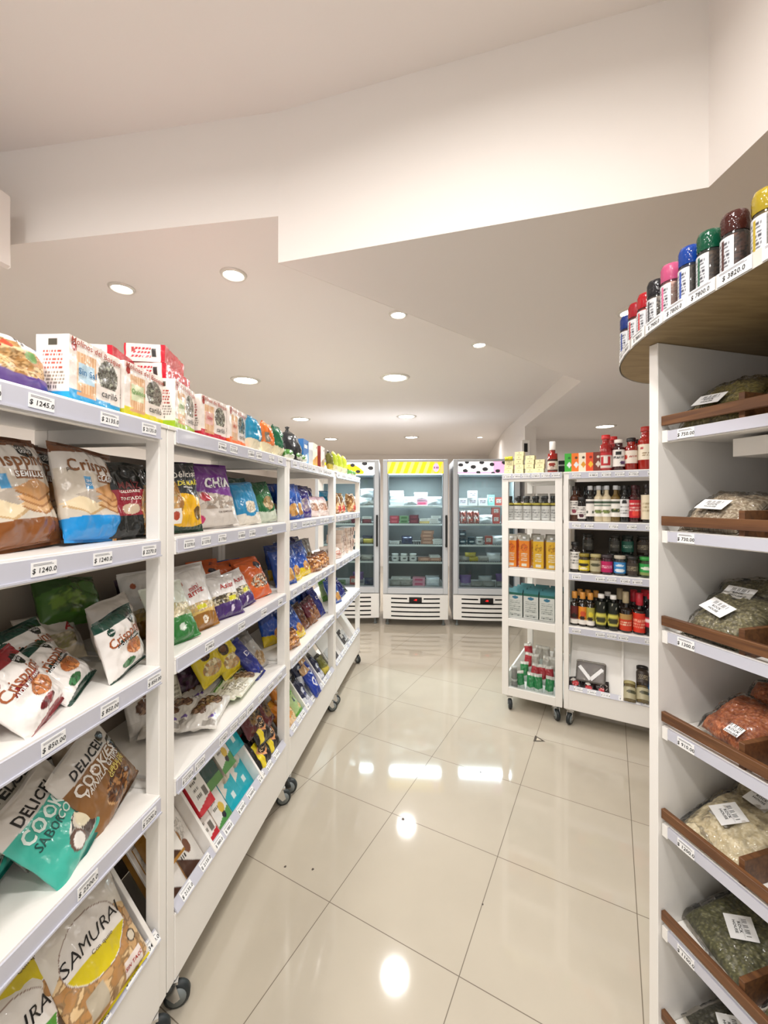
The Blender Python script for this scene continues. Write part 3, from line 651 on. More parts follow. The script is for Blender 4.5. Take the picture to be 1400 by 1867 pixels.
def samurai(kind, seed, res=110):
    g = '#d6c21e' if kind == 'yellow' else '#4e9a3a'; a, b_, c = ('#caa06c', '#e0c090', '#b58550') if kind == 'yellow' else ('#4a3a2c', '#6a5138', '#332619')
    ops = [('bg', '#e6dfd3'), ('n', .1, -.3, 1.25, .78, a, b_, 5, c), ('a', .62, -.05, '#e9e2d8'), ('e', -.05, .16, .78, .58, '#8a6a5a'), ('e', -.05, .16, .765, .565, '#ece6df')]
    ops2 = [('b', -.12, 0, g)]
    ops += [('seg', 0)]
    ops = [o for o in ops if o[0] != 'seg']
    ops += [('slice', -.05, .16, .75, .55, -.14, g), ('r', -.62, -.20, -.86, -.46, '#b9ad98'), ('r', .25, .80, -.90, -.62, '#efe2dc'), ('e', .72, -.36, .13, .12, '#4a3a30'), ('e', .72, -.36, .10, .09, '#d9cdb8'), ('a', .93, 0, '#ddd4c6'), ('b', -.95, 0, g)]
    return ops, [('SAMURAI', -.05, .26, .040, '#15110f', 4, -.004, .15, 1.05), ('Con queso' if kind == 'yellow' else 'Con algas', .08, .03, .013, '#5a4a44', 0, 0), ('SIN TACC', .52, -.76, .012, '#b03028')]
_p0 = paint
def paint(U, V, ops, seed=0):
    C = None; acc = []
    for op in ops:
        if op[0] == 'slice':
            C = _p0(U, V, acc, seed); m = (((U - op[1]) / op[3]) ** 2 + ((V - op[2]) / op[4]) ** 2 < 1) & (V < op[5] + op[2]); C[m] = lin(op[6]); rest = ops[len(acc) + 1:]
            # paint the remaining shapes over it
            for o2 in rest:
                A = _p0(U, V, [('bg', '#010203'), o2], seed); k = np.any(np.abs(A - np.array(lin('#010203'))) > 1e-9, axis=-1); C[k] = A[k]
            return C
        acc.append(op)
    return _p0(U, V, ops, seed)
# --- placing on shelves ---------------------------------------------
ROWN = ['top', 'upper', 'middle', 'lower']
PL = []
def on(fr, proto, t, dep, z, look, cat, lean=0, roll=0, yaw=0, where='', group=None):
    PL.append((fr, proto, t, dep, z, look, cat, lean, roll, yaw, where, group))
# ================================================================== LEFT SHELVES, nearest unit
zt, z1_, z2_, z3_, z4_ = ZL
def drop(fr, proto, t, dep, z, label, cat, lean=0, roll=0, yaw=0, group=None):
    return put(proto, fr.pose(t, dep, z + .002, lean, roll, yaw), label, cat, group)
cb, cw = crisp('blue', 3), crisp('brown', 5)
drop(FL, cb, -.150, .085, z1_, 'white and sky blue cracker bag nearest the right post, front row of upper shelf', 'snack bag', 14, 4, 6)
drop(FL, cw, -.325, .095, z1_, 'white and brown seed cracker bag beside the sky blue one, with black octagon', 'snack bag', 14, -3, 8)
drop(FL, cw, -.20, .22, z1_, 'brown topped cracker bag standing behind the sky blue cracker bag', 'snack bag', 8, 2, 4)
drop(FL, cw, -.45, .24, z1_, 'brown topped cracker bag at the left edge, behind the octagon one', 'snack bag', 8, -2, 0)
maiz = bag_proto('corn_snack_bag', .135, .21, .05, [('bg', '#1b1d1c'), ('r', -1, 1, -.42, .25, '#8e2130'), ('n', .75, -.35, .42, .75, '#d9b27c', '#b98248', 6, '#efe0c0'), ('e', -.15, -.25, .35, .14, '#c9b49a'), ('a', .93, 0, '#3a3d3a')],
                 [('MAÍZ', -.1, .36, .026, '#6b2a2a', 0, .03), ('SALUDABLE', -.1, .20, .010, '#f0e6dc'), ('TOSTADO', -.1, .02, .012, '#f0e6dc')], 11, 70)
drop(FL, maiz, -.050, .07, z1_, 'black and dark red corn snack bag beside the right post', 'snack bag', 10, -2, -14)
blk = bag_proto('snack_bag', .15, .20, .06, [('bg', '#1c2024'), ('a', .6, .1, '#2d3238'), ('e', 0, 0, .5, .3, '#3c444c')], (), 12, 30)
drop(FL, blk, .02, .22, z1_, 'black snack bag behind the dark red corn bag', 'snack bag', 6, 4, 10)
blu = bag_proto('snack_bag', .20, .22, .07, [('bg', '#123f78'), ('a', .5, -.1, '#1c5aa5'), ('n', 0, -.2, .6, .3, '#2a6fb8', '#0f3566', 5)], (), 13, 40)
drop(FL, blu, -.42, .33, z1_, 'dark blue bag at the far back of the upper shelf', 'snack bag', 0, 0, 0)
# middle shelf: small white cracker bags
mg, mr = mini('green', 7), mini('red', 9)
drop(FL, mg, -.082, .055, z2_, 'white snack bag with dark green top standing against the right post', 'snack bag', 14, -5, 10)
drop(FL, mg, -.195, .080, z2_ + .004, 'white snack bag with dark green top leaning low beside the standing one', 'snack bag', 50, -10, 18)
drop(FL, mr, -.315, .040, z2_ + .004, 'white snack bag with dark red edges lying at the front', 'snack bag', 38, -14, 16)
drop(FL, mr, -.40, .13, z2_ + .006, 'white snack bag with dark red top behind the front red one', 'snack bag', 30, -6, 10)
for i, (t, d, le, ro, lb) in enumerate([(-.20, .17, 34, -6, 'dark green topped snack bag just behind the leaning pair'), (-.30, .19, 36, -12, 'dark green topped snack bag, second of the rear green row'), (-.40, .22, 38, -8, 'dark green topped snack bag, third of the rear green row'),
                                        (-.33, .29, 20, 6, 'dark green topped snack bag at the back of the rear row'), (-.47, .28, 26, -4, 'dark green topped snack bag at the far left of the rear row')]):
    drop(FL, mg, t, d, z2_ + .01, lb, 'snack bag', le, ro, 6, 'white and green snack bags at the back')
lg = bag_proto('snack_bag', .19, .15, .08, [('bg', '#3f6a24'), ('n', -.3, -.2, .5, .5, '#6b8f2f', '#2f5518', 4), ('a', .5, .3, '#2c4d1a')], (), 15, 36)
drop(FL, lg, -.03, .27, z2_ + .10, 'dark green bag piled high at the back right corner of the middle shelf', 'snack bag', 30, 12, 0)
aw = bag_proto('snack_bag', .15, .15, .08, [('bg', '#cfc8c0'), ('n', -.2, -.4, .7, .3, '#c9bb9c', '#8f8a5a', 6), ('arc', -.7, .1, '#cdbfa3')], [('A', .35, .15, .035, '#a8282a')], 16, 40)
drop(FL, aw, .02, .17, z2_ + .02, 'white bag with a red letter behind the dark green topped bag', 'snack bag', 12, -6, 0)
drop(FL, aw, -.10, .24, z2_ + .02, 'white bag of pale puffs at the back, left of the red lettered bag', 'snack bag', 40, 10, 0)
# lower shelf: cookies
ck, ct = cookies('brown', 21), cookies('teal', 23)
drop(FL, ck, -.09, .075, z3_, 'brown and white chocolate chip cookie bag on the lower shelf', 'cookie bag', 26, -14, 10)
drop(FL, ct, -.215, .045, z3_, 'teal and white coconut cookie bag at the front of the lower shelf', 'cookie bag', 40, -12, 12)
drop(FL, ct, -.37, .13, z3_ + .02, 'teal and white cookie bag behind the front teal one', 'cookie bag', 36, -6, 12)
dg = bag_proto('cookie_bag', .20, .22, .05, [('bg', '#c9c3ba'), ('b', -.1, 0, '#a8a298'), ('a', .9, 0, '#8b857b'), oct_(.8, .8, .15)], [('DELICEL', 0, .45, .034, '#1b1715', 0, .035, .12)], 25, 60)
for i, (t, d, le, lb) in enumerate([(-.20, .155, 36, 'pale grey cookie bag directly behind the brown cookie bag'), (-.25, .225, 38, 'pale grey cookie bag, second behind the brown cookie bag'), (-.30, .29, 40, 'pale grey cookie bag, third behind the brown cookie bag'), (-.40, .22, 44, 'pale grey cookie bag behind the teal cookie bags'), (-.44, .30, 40, 'pale grey cookie bag at the back left of the lower shelf')]):
    drop(FL, dg, t, d, z3_ + .01, lb, 'cookie bag', le, -12, 14, 'pale grey cookie bags in a row')
gr = bag_proto('cookie_bag', .16, .17, .06, [('bg', '#b3a08c'), ('n', 0, -.2, .8, .5, '#8a6b50', '#d0bfa4', 4), ('arc', -.6, .2, '#5b4334')], (), 27, 36)
drop(FL, gr, -.015, .22, z3_ + .0, 'tan and brown cookie bag at the back right of the lower shelf', 'cookie bag', 20, -6, 0)
drop(FL, gr, .0 - .02, .31, z3_ + .08, 'tan and brown bag piled on top at the back right of the lower shelf', 'cookie bag', 40, 10, 0)
# sloped tray
TA = math.degrees(math.atan2(ZL[3] - .09 - (ZL[4] - .05), .40 - .14 - .03)); TL = 90 - TA
def tray(fr, proto, t, up, label, cat, roll=0, yaw=0, lift=.018, group=None, zz=None):
    """pack lying on the sloped tray, its base edge 'up' metres above the tray lip"""
    a = R(TA); z = (zz or ZL[4]) - .05
    M = fr.M @ Matrix.Translation((t, .03, z)) @ Matrix.Rotation(a, 4, 'X') @ Matrix.Translation((0, up, lift)) @ Matrix.Rotation(R(-90), 4, 'X') @ Matrix.Rotation(R(roll), 4, 'Y') @ Matrix.Rotation(R(yaw), 4, 'Z')
    return put(proto, M, label, cat, group)
def samu(kind, seed):
    ops, t = samurai(kind, seed); return bag_proto('rice_cracker_bag', .215, .24, .045, ops, t, seed, 100, .005)
sy, sg_ = samu('yellow', 31), samu('green', 33)
tray(FL, sy, -.190, .012, 'clear and yellow rice cracker bag, black lettering, at the front of the sloped tray', 'snack bag', 3, 0, .05)
tray(FL, sy, -.285, .11, 'clear and yellow rice cracker bag lying behind the lettered front one', 'snack bag', -4, 0, .026)
tray(FL, sg_, -.372, .0, 'clear and green rice cracker bag cut by the bottom edge of the view', 'snack bag', 6, 0, .035)
# top of the nearest unit
chips = bag_proto('pork_chip_bag', .23, .125, .09, [('bg', '#efe9ea'), ('n', .15, -.1, .70, .60, '#d8b27c', '#e8cfa0', 7, '#b98a52'), ('arc', -.62, .35, '#5b3a8f'), ('e', .42, .15, .16, .20, '#5f9a4a'), ('e', .25, .62, .14, .16, '#2a2a2e'), ('e', -.05, .3, .1, .12, '#b5452a')],
                  [('tas.', -.45, .25, .045, '#c02030', 10, .02)], 35, 90)
drop(FL, chips, -.385, .09, zt, 'white and purple snack bag at the left end on top of the shelving', 'snack bag', 14, 2, 4)
bl2 = bag_proto('snack_bag', .20, .14, .09, [('bg', '#e8e4e4'), ('a', .35, 0, '#2b86cf'), ('n', 0, 0, .6, .3, '#d8d2d0', '#c9c0bc', 4)], (), 36, 40)
drop(FL, bl2, -.40, .20, zt, 'white and blue bag behind the purple edged snack bag', 'snack bag', 5, 0, 0)
drop(FL, bl2, -.26, .23, zt, 'white and blue bag behind the blue striped cracker pack', 'snack bag', 5, 0, 12)
def cake(kind, w=.165, h=.15, d=.075, res=64):
    c, nm = {'blue': ('#2f9fd6', 'Sin Sal'), 'yellow': ('#d9cf2a', 'Quinoa'), 'green': ('#9dc02a', 'Chía'), 'red': ('#c31f3a', 'Lino'), 'orange': ('#ee6a2a', 'Miel')}[kind]
    ops = [('bg', '#f1e7df'), ('r', -.72, -.02, -.72, .62, '#d9a67a'), ('bars', -.72, -.02, -.72, .62, '#e9c6a0', 60), ('r', -.66, -.08, -.30, .30, {'blue': '#bfdcec', 'yellow': '#dfe6c0', 'green': '#e3ebc8', 'red': '#e8b9ae', 'orange': '#f2c9b0'}[kind]),
           ('n', .48, .18, .42, .52, '#4a463c', '#77756a', 9, '#a9ab98'), ('r', .08, .92, -.42, -.20, '#f1e7df'), ('b', -.62, -.06, c), ('r', -.72, -.02, -.72, -.62, '#d9a67a'), ('e', -.82, .72, .10, .14, '#a8322c')]
    t = [('Molinos del Bosque', 0, .82, .019, '#a8432a', -3, .015, .1), (nm, -.37, .02, .020 if kind == 'blue' else .017, '#2a6f9f' if kind == 'blue' else ('#c31f3a' if kind == 'red' else '#4f8a2a' if kind != 'orange' else '#c8502a'), 0, .02), ('cariló', .50, -.42, .024, '#2b2b2b', 0, .008)]
    sops = [('lines', -.6, .6, .0, .6, '#b0463a', .06), ('lines', -.7, .7, -.45, -.1, '#8a8078', .05), ('b', -.68, 0, c), ('r', -.3, .3, .68, .88, '#4a463c'), ('bars', -.4, .3, -.62, -.5, '#2a2a2a', 40)]
    o = box_proto('rice_cake_pack', w, h, d, ops, t, material=P_film, side='#f1e7df', top=c if kind in ('red',) else '#efe6de', sideops=sops, res=res, soft=.0018, seed=len(nm))
    n = MB()   # gathered film fin at the back end
    n.add([(-w * .45, d, h * .08), (w * .45, d, h * .08), (w * .3, d + .022, h * .45), (-w * .3, d + .022, h * .45), (w * .45, d, h * .9), (-w * .45, d, h * .9)], [(0, 1, 2, 3), (3, 2, 4, 5), (1, 4, 2), (0, 3, 5)])
    n.add([(-w * .12, d * .45, h), (w * .12, d * .45, h), (w * .16, d * .62, h + .014), (-w * .16, d * .62, h + .014), (w * .12, d * .8, h), (-w * .12, d * .8, h)], [(0, 1, 2, 3), (3, 2, 4, 5), (1, 4, 2), (0, 3, 5)])
    n.build('folded_film_end', mat('film_' + kind, c, .28, coat=.3), o)
    return o
ckb, cky, ckg, ckr, cko = [cake(k) for k in ('blue', 'yellow', 'green', 'red', 'orange')]
drop(FL, ckb, -.192, .050, zt, 'white and blue rice cake pack, nearest of the row on top', 'rice cake pack', 0, 0, 6, 'rice cake packs on top')
drop(FL, cky, -.022, .055, zt, 'white and yellow rice cake pack, next to the blue one', 'rice cake pack', 0, 0, 3, 'rice cake packs on top')
drop(FL, ckg, .145, .045, zt, 'white and green rice cake pack whose printed side faces the viewer', 'rice cake pack', 0, 0, 14, 'rice cake packs on top')
drop(FL, ckr, .322, .050, zt, 'white and red rice cake pack standing upright between green and orange ones', 'rice cake pack', 0, 0, 0, 'rice cake packs on top')
drop(FL, cko, .495, .050, zt, 'white and orange rice cake pack', 'rice cake pack', 0, 0, 6, 'rice cake packs on top')
redp = painted_box(.125, .058, .20, [('bg', '#efe3dc'), ('lines', -.6, .3, -.5, .6, '#c03040', .22), ('r', .35, .6, -.4, .5, '#3a3a3a'), ('e', -.55, .3, .08, .25, '#a8322c'), ('r', .80, 1, -1, 1, '#c3182e'), ('r', -1, -.9, -1, 1, '#c3182e')], side='#c3182e', top='#c3182e', res=50, soft=.0022, seed=8).build('rice_cake_pack', P_film)
MB().add([(-.05, .20, .008), (.05, .20, .008), (.035, .225, .03), (-.035, .225, .03), (-.05, .20, .05), (.05, .20, .05)], [(0, 1, 2, 3), (3, 2, 5, 4), (0, 3, 4), (1, 5, 2)]).build('folded_film_end', mat('film_red', '#c31f3a', .28, coat=.3), redp)
for k in range(5): drop(FL, redp, .150 + .004 * (k % 2), .19 + .003 * (k % 3), zt + .0592 * k, '%s red and white pack in the tall stack behind the rice cakes' % ('lowest', 'second', 'third', 'fourth', 'topmost')[k], 'rice cake pack', 0, 0, -78 + (k * 5) % 7, 'red and white packs stacked on top')
for k in range(4): drop(FL, redp, -.02 + .004 * (k % 2), .24, zt + .0592 * k, '%s red and white pack in the shorter stack farther back' % ('lowest', 'second', 'third', 'topmost')[k], 'rice cake pack', 0, 0, -76 + (k * 3) % 5, 'red and white packs stacked on top')
# generic smaller bags
def gb(name, w, h, T, c1, c2, c3=None, txt=None, tc='#ffffff', seed=40, win=None, res=34, ts=None, extra=()):
    ops = [('bg', c1), ('arc', -.45, .15, c2)]
    if win: ops += [('n', .1, -.25, .6, .42, win[0], win[1], 5)]
    if c3: ops += [('a', .72, 0, c3)]
    ops += list(extra)
    return bag_proto(name, w, h, T, ops, [(txt, 0, .30, ts or w * .26, tc, 0, .03)] if txt else (), seed, res)
# ================================================================== LEFT SHELVES, second unit
def many(fr, z, rows, cat='snack bag'):
    for (pr, t, dep, lab, lean, roll, yaw, *dz) in rows:
        if z != zt:                                  # keep clear of the upright at the far end of each unit
            k = int(t // UW); w = pr.dimensions.x; t = min(t + (.065, .10, .12)[min(k, 2)] * (1 if lean < 40 else .5), (k + 1) * UW - .034 - w / 2)
        drop(fr, pr, t, dep, z + (dz[0] if dz else 0), lab, cat, lean, roll, yaw - (22 if z != zt else 0), dz[1] if len(dz) > 1 else None)
ymz = bag_proto('corn_snack_bag', .125, .235, .055, [('bg', '#e8b21a'), ('a', .05, -.1, '#34373a'), ('n', -.75, -.1, .45, .5, '#c99a5a', '#a87840', 5, '#e3c890'), ('r', -.95, -.45, -.75, -.35, '#f3eee6'), ('e', -.7, -.55, .16, .12, '#b5452a'), ('n', .55, -.5, .25, .2, '#8a6a3a', '#6b4f2a', 6), ('arc', -.86, .1, '#1f3a2a')],
                [('Délicias', .05, .60, .028, '#f3eee6', 6, .02, .2), ('DE MAÍZ', .2, .36, .020, '#e3d24a', 4, .03), ('saludables', .15, .24, .010, '#f3eee6')], 51, 80)
orn = gb('snack_bag', .15, .22, .05, '#e08a2a', '#d8a070', '#e9a040', None, seed=52, win=('#caa070', '#b08050'), res=44, extra=[('e', .2, .3, .22, .14, '#b5452a')])
chia = bag_proto('seed_bag', .235, .25, .06, [('bg', '#b9ab9a'), ('n', 0, -.4, 1.1, .6, '#c9bdb0', '#a08f80', 6, '#ddd4ca'), ('a', .02, -.12, '#7a3a94'), ('arc', -.45, .0, '#d3cbc3'), ('e', -.42, -.08, .22, .14, '#b5303c'), ('a', .90, 0, '#6a2c86'), ('e', -.75, -.72, .22, .14, '#c03a6a')],
                 [('CHIA', .25, .34, .048, '#ffffff', 3, .05), ('CHIA', .25, .34, .048, '#3a1a4a', 3, .0), ('CON SEMILLAS', .3, -.55, .010, '#6a5a50')], 53, 90)
blw = bag_proto('snack_bag', .145, .19, .05, [('bg', '#e6dfd2'), ('a', -.5, .0, '#2f8fc0'), ('e', 0, -.28, .55, .38, '#2f8fc0'), ('n', 0, -.22, .42, .28, '#e9dcc4', '#d9c6a4', 4, '#f3ead8'), ('a', .9, 0, '#256f9a')], (), 54, 56)
grn = bag_proto('snack_bag', .15, .20, .055, [('bg', '#1f6a3a'), ('n', .1, -.1, .5, .35, '#b89a6a', '#d3bd94', 3.5, '#8f7448'), ('arc', -.55, .2, '#cfd8c6'), ('a', .6, .4, '#164f2b')], (), 55, 48)
dkg = gb('snack_bag', .16, .21, .05, '#15231d', '#0f1a16', '#24443a', seed=56)
many(FL, z1_, [(ymz, .095, .05, 'yellow and black corn snack bag nearest the left post on the upper shelf', 12, 0, 4), (orn, .20, .13, 'orange bag half hidden between the yellow corn bag and the purple bag', 10, -2, 0),
    (chia, .30, .065, 'purple chia seed bag in the middle of the upper shelf', 16, -2, 6), (blw, .555, .055, 'sky blue and cream bag right of the purple bag', 16, -4, 6), (grn, .745, .055, 'green bag with tan windows nearest the right post of the upper shelf', 16, -6, 8),
    (dkg, .54, .15, 'dark green bag standing behind the sky blue one', 8, 2, 0), (dkg, .66, .17, 'dark green bag standing behind the green one', 8, -4, 0), (dkg, .23, .24, 'dark bag at the back behind the yellow corn bag', 8, 0, 0), (grn, .80, .17, 'green bag standing behind the front green one', 8, 4, 0)])
ad = bag_proto('rice_snack_bag', .155, .225, .06, [('bg', '#edeae8'), ('arc', -.30, .1, '#d9b96a'), ('n', .0, -.28, 1.1, .14, '#d8c49a', '#c9a86a', 6), ('arc', -.48, -.1, '#9a6a2c'), ('e', -.55, .55, .12, .09, '#a8522c'), ('r', -.2, .35, -.36, -.22, '#c9c420'), ('e', .1, -.70, .14, .12, '#efe6d6')],
               [('mini', -.05, .34, .026, '#b5302c', 8, .015), ('arroz', 0, .20, .030, '#b5302c', 8, .02), ('G', .1, -.70, .014, '#9a6a2c')], 57, 76)
apv = bag_proto('rice_snack_bag', .15, .17, .055, [('bg', '#edeae8'), ('arc', .0, .05, '#cfc0a0'), ('n', 0, -.18, 1.1, .24, '#4a4030', '#d8cba8', 8, '#8f8460'), ('arc', -.34, -.05, '#43276a'), ('r', .0, .5, -.30, -.10, '#d8d22a'), ('e', .1, -.66, .14, .14, '#e6dcf0')],
                [('Asian', .15, .42, .030, '#b5302c', 4, .02)], 58, 64)
agr = bag_proto('rice_snack_bag', .15, .20, .055, [('bg', '#e6ede0'), ('arc', .1, .05, '#b9c49a'), ('n', 0, 0, 1.1, .25, '#d8cba8', '#a8a070', 7, '#e9e2c4'), ('arc', -.2, -.05, '#2f7a3a'), ('e', .1, -.55, .14, .12, '#dfeadf')], (), 59, 50)
oro = bag_proto('snack_bag', .16, .19, .06, [('bg', '#e0692a'), ('n', .1, -.2, .8, .35, '#4a3a30', '#d8c8b0', 9, '#e0803a'), ('arc', -.6, .1, '#d8602a'), ('e', .4, .6, .3, .2, '#2a2a3a')], (), 60, 56)
prp = gb('snack_bag', .18, .19, .07, '#3a2238', '#2a1828', '#4a2c48', seed=61, win=('#5a3a58', '#2f1c2e'))
blb = gb('snack_bag', .17, .17, .06, '#1a3a7a', '#122a5a', '#2a5aa0', seed=62)
many(FL, z2_, [(agr, .075, .055, 'white and green rice snack bag half hidden by the left post of the middle shelf', 26, -4, 4), (ad, .20, .06, 'white and gold rice snack bag standing frontmost on the middle shelf', 22, -4, 4),
    (ad, .305, .125, 'white and gold rice snack bag, directly behind the frontmost one', 22, -2, 6), (apv, .42, .115, 'white and purple rice snack bag behind the front purple one', 24, -6, 6), (apv, .52, .06, 'white and purple rice snack bag nearest the price strip', 28, -6, 12),
    (oro, .70, .07, 'orange snack bag nearest the right post of the middle shelf', 26, -6, 8), (oro, .66, .18, 'orange snack bag behind the front orange one', 30, 0, 0), (oro, .60, .27, 'orange snack bag at the back of the middle shelf', 20, 0, 0),
    (prp, .20, .26, 'dark purple bag at the back left of the middle shelf', 20, 0, 0), (prp, .37, .27, 'dark purple bag at the back centre of the middle shelf', 20, 6, 0), (blb, .80, .24, 'deep blue bag at the back right of the middle shelf', 14, 0, 0), (apv, .33, .20, 'white and purple rice snack bag in the rear row', 24, 0, 0), (ad, .12, .19, 'white and gold rice snack bag in the rear row at left', 20, 0, 0)])
yel = bag_proto('cookie_bag', .14, .20, .05, [('bg', '#e3cd28'), ('n', 0, -.45, .75, .3, '#d8b884', '#b98a52', 5, '#f0e3b8'), ('e', -.15, .15, .42, .24, '#3f2a20'), ('e', -.15, .17, .25, .13, '#7a5238'), ('e', .1, .55, .12, .09, '#3f2a20'), ('e', .4, .5, .12, .09, '#3f2a20')], (), 63, 60)
nvy = bag_proto('biscuit_sleeve', .085, .21, .05, [('bg', '#1f2a80'), ('a', .85, 0, '#2f3a9a'), ('n', 0, -.7, .6, .2, '#2f3fa8', '#161f60', 4)], [('D', 0, .25, .034, '#e9e6f4', 0, .01)], 64, 40)
gry = bag_proto('biscuit_sleeve', .09, .19, .05, [('bg', '#b9b4ae'), ('n', 0, -.45, .7, .4, '#a88658', '#c9b494', 5), ('a', .5, 0, '#8d8a88')], (), 65, 36)
many(FL, z3_, [(yel, .44, .15, 'yellow cookie bag with brown print, left one of the pair on the lower shelf', 26, -12, 8, .075), (yel, .565, .13, 'yellow cookie bag with brown print, right one of the pair on the lower shelf', 30, -12, 8, .055),
    (nvy, .66, .055, 'navy biscuit sleeve leaning against grey sleeves on the lower shelf', 34, -18, 10), (gry, .76, .09, 'grey and tan biscuit sleeve beside the navy one', 34, -10, 8), (gry, .82, .12, 'grey and tan biscuit sleeve nearest the right post of the lower shelf', 34, -6, 6),
    (gry, .76, .2, 'grey and tan biscuit sleeve in the rear row', 34, -4, 6), (blb, .80, .28, 'deep blue bag at the back right of the lower shelf', 16, 0, 0), (nvy, .62, .19, 'navy biscuit sleeve standing behind the front navy one', 20, 0, 0), (prp, .40, .26, 'dark bag at the back of the lower shelf', 16, 0, 0)], 'cookie bag')
wgr = bag_proto('pasta_bag', .12, .27, .045, [('bg', '#dcd9c8'), ('r', -1, -.35, -1, 1, '#cfd8b8'), ('r', -.62, -.50, -1, 1, '#5f9a3a'), ('n', .35, .3, .5, .28, '#8a6a4a', '#b39a78', 5, '#6b4f38'), ('lines', 0, .8, -.7, -.3, '#8f8a78', .06), ('a', .93, 0, '#c4c0ae')], (), 66, 50, .006)
wbr = bag_proto('pasta_bag', .13, .26, .05, [('bg', '#d9d4cc'), ('n', .1, .2, .6, .3, '#7a5a48', '#a88a70', 5, '#5a4236'), ('r', -1, -.5, -.6, 1, '#e8e4de'), ('e', .6, -.6, .18, .08, '#6a4fa0'), ('r', .2, .9, -.9, -.75, '#9a948c'), ('n', -.2, -.3, .4, .2, '#6a4a38', '#9a7a60', 5)], (), 67, 50, .006)
def lying(fr, pr, t, dep, z, ang, lab, cat='snack bag', lift=.025, tip=0, group=None):
    """bag lying on its back, its foot pointing along ang (degrees from the front)"""
    M = fr.M @ Matrix.Translation((t, dep, z + lift)) @ Matrix.Rotation(R(ang), 4, 'Z') @ Matrix.Rotation(R(-90 + tip), 4, 'X')
    return put(pr, M, lab, cat, group)
for i, (pr, t, dep, dz, a, lab) in enumerate([(wgr, .47, .085, .0, -84, 'white and green striped bag lying lowest in the pile on the lower shelf'), (wgr, .45, .10, .030, -78, 'white and green striped bag, second layer of the pile'),
        (wgr, .46, .11, .060, -86, 'white and green striped bag in the third layer of the pile'), (wgr, .44, .10, .090, -80, 'white and green striped bag on top of the pile'), (wbr, .40, .22, .0, -84, 'white and brown bag lying behind the striped pile, lowest'), (wbr, .38, .22, .045, -80, 'white and brown bag lying behind the striped pile, second layer'),
        (wbr, .235, .065, .0, -70, 'white and brown bag lying lowest at the front left of the lower shelf'), (wbr, .25, .075, .038, -76, 'white and brown bag in the second layer at the front left'), (wbr, .19, .17, .010, -60, 'white and brown bag lying behind the front left ones'), (wbr, .22, .16, .072, -70, 'white and brown bag on top at the front left')]):
    lying(FL, pr, t, dep, z3_, a, lab, 'pasta bag')
many(FL, z3_, [(wbr, .17, .24, 'white and brown bag leaning upright behind the lying ones', 24, 0, 0), (wgr, .30, .25, 'white and green striped bag leaning upright behind the lying ones', 26, 0, 0)], 'pasta bag')
many(FL, z2_, [(apv, .37, .05, 'white and purple rice snack bag squeezed between gold and purple ones', 26, 0, 4), (oro, .50, .19, 'orange snack bag behind the two purple footed ones', 30, 0, 0), (oro, .76, .13, 'orange snack bag behind the frontmost orange one', 24, 0, 0)])
many(FL, z1_, [(chia, .34, .16, 'purple chia seed bag behind the front purple one', 8, 0, 0), (dkg, .45, .26, 'dark bag at the back of the upper shelf, centre', 6, 0, 0), (dkg, .70, .27, 'dark bag at the back of the upper shelf, right', 6, 0, 0)])
# tray of the second unit
def slab_pack(name, w, h, d, ops, texts=(), seed=1, res=40, side='#e9e4de', top=None): return box_proto(name, w, h, d, ops, texts, material=P_film, side=side, top=top, res=res, soft=.0014, seed=seed)
rw = slab_pack('cracker_box', .085, .20, .045, [('bg', '#efebe4'), ('b', -.72, .1, '#c8323c'), ('a', .72, .3, '#b54a5a'), ('lines', -.5, .1, -.5, .55, '#5a544c', .12), ('r', .35, .8, -.6, -.3, '#77726a'), ('e', .3, .15, .2, .1, '#3a4a34')], (), 71, 44, '#c8323c')
wg = slab_pack('cracker_box', .085, .20, .045, [('bg', '#efebe4'), ('b', -.62, .15, '#5a9a52'), ('e', .3, -.35, .35, .2, '#e0bc4a'), ('e', .2, -.62, .25, .12, '#2f2a34'), ('lines', -.6, .0, -.3, .6, '#6a645c', .12), ('e', -.4, .75, .15, .07, '#3a4a34'), ('a', .88, 0, '#4f7a3a')], (), 72, 44, '#c9c2b0')
tl = slab_pack('cracker_box', .09, .21, .05, [('bg', '#e3ddd2'), ('b', -.10, .25, '#28b0c0'), ('diag', .1, -.05, .6, .25, '#28b0c0'), ('lines', -.5, .5, .4, .7, '#4a4a48', .08), ('n', .1, .15, .5, .14, '#d8cdb8', '#b8a890', 5), ('r', -.2, .25, -.6, -.4, '#dff0ee')], (), 73, 48, '#28a0ae')
dgb = slab_pack('cracker_box', .085, .16, .045, [('bg', '#123f38'), ('b', -.6, 0, '#5a8a4a'), ('e', -.2, .2, .2, .1, '#e9e4de')], (), 74, 30, '#123f38')
bky = bag_proto('toasted_snack_bag', .13, .19, .045, [('bg', '#1a1614'), ('r', -.75, -.25, -.9, .3, '#e9d22a'), ('diag', .1, -.1, .85, .42, '#d8925a'), ('e', .1, -.1, .5, .24, '#2a1c16'), ('e', .1, .5, .6, .25, '#5a4a34'), ('e', .1, .5, .45, .17, '#1f1a16'), ('r', .5, 1, .6, 1, '#8a1c24')], [('Ricas', .1, -.10, .026, '#e9c9a0', 25, .02, .1), ('Ricas', .1, .5, .022, '#c9b48a', 25, .02, .1)], 75, 56)
bkr = bag_proto('toasted_snack_bag', .12, .18, .045, [('bg', '#3a1414'), ('r', -1, 0, -1, 1, '#5a1c20'), ('n', .2, -.2, .5, .4, '#8a6a3a', '#2a1612', 5)], (), 76, 40)
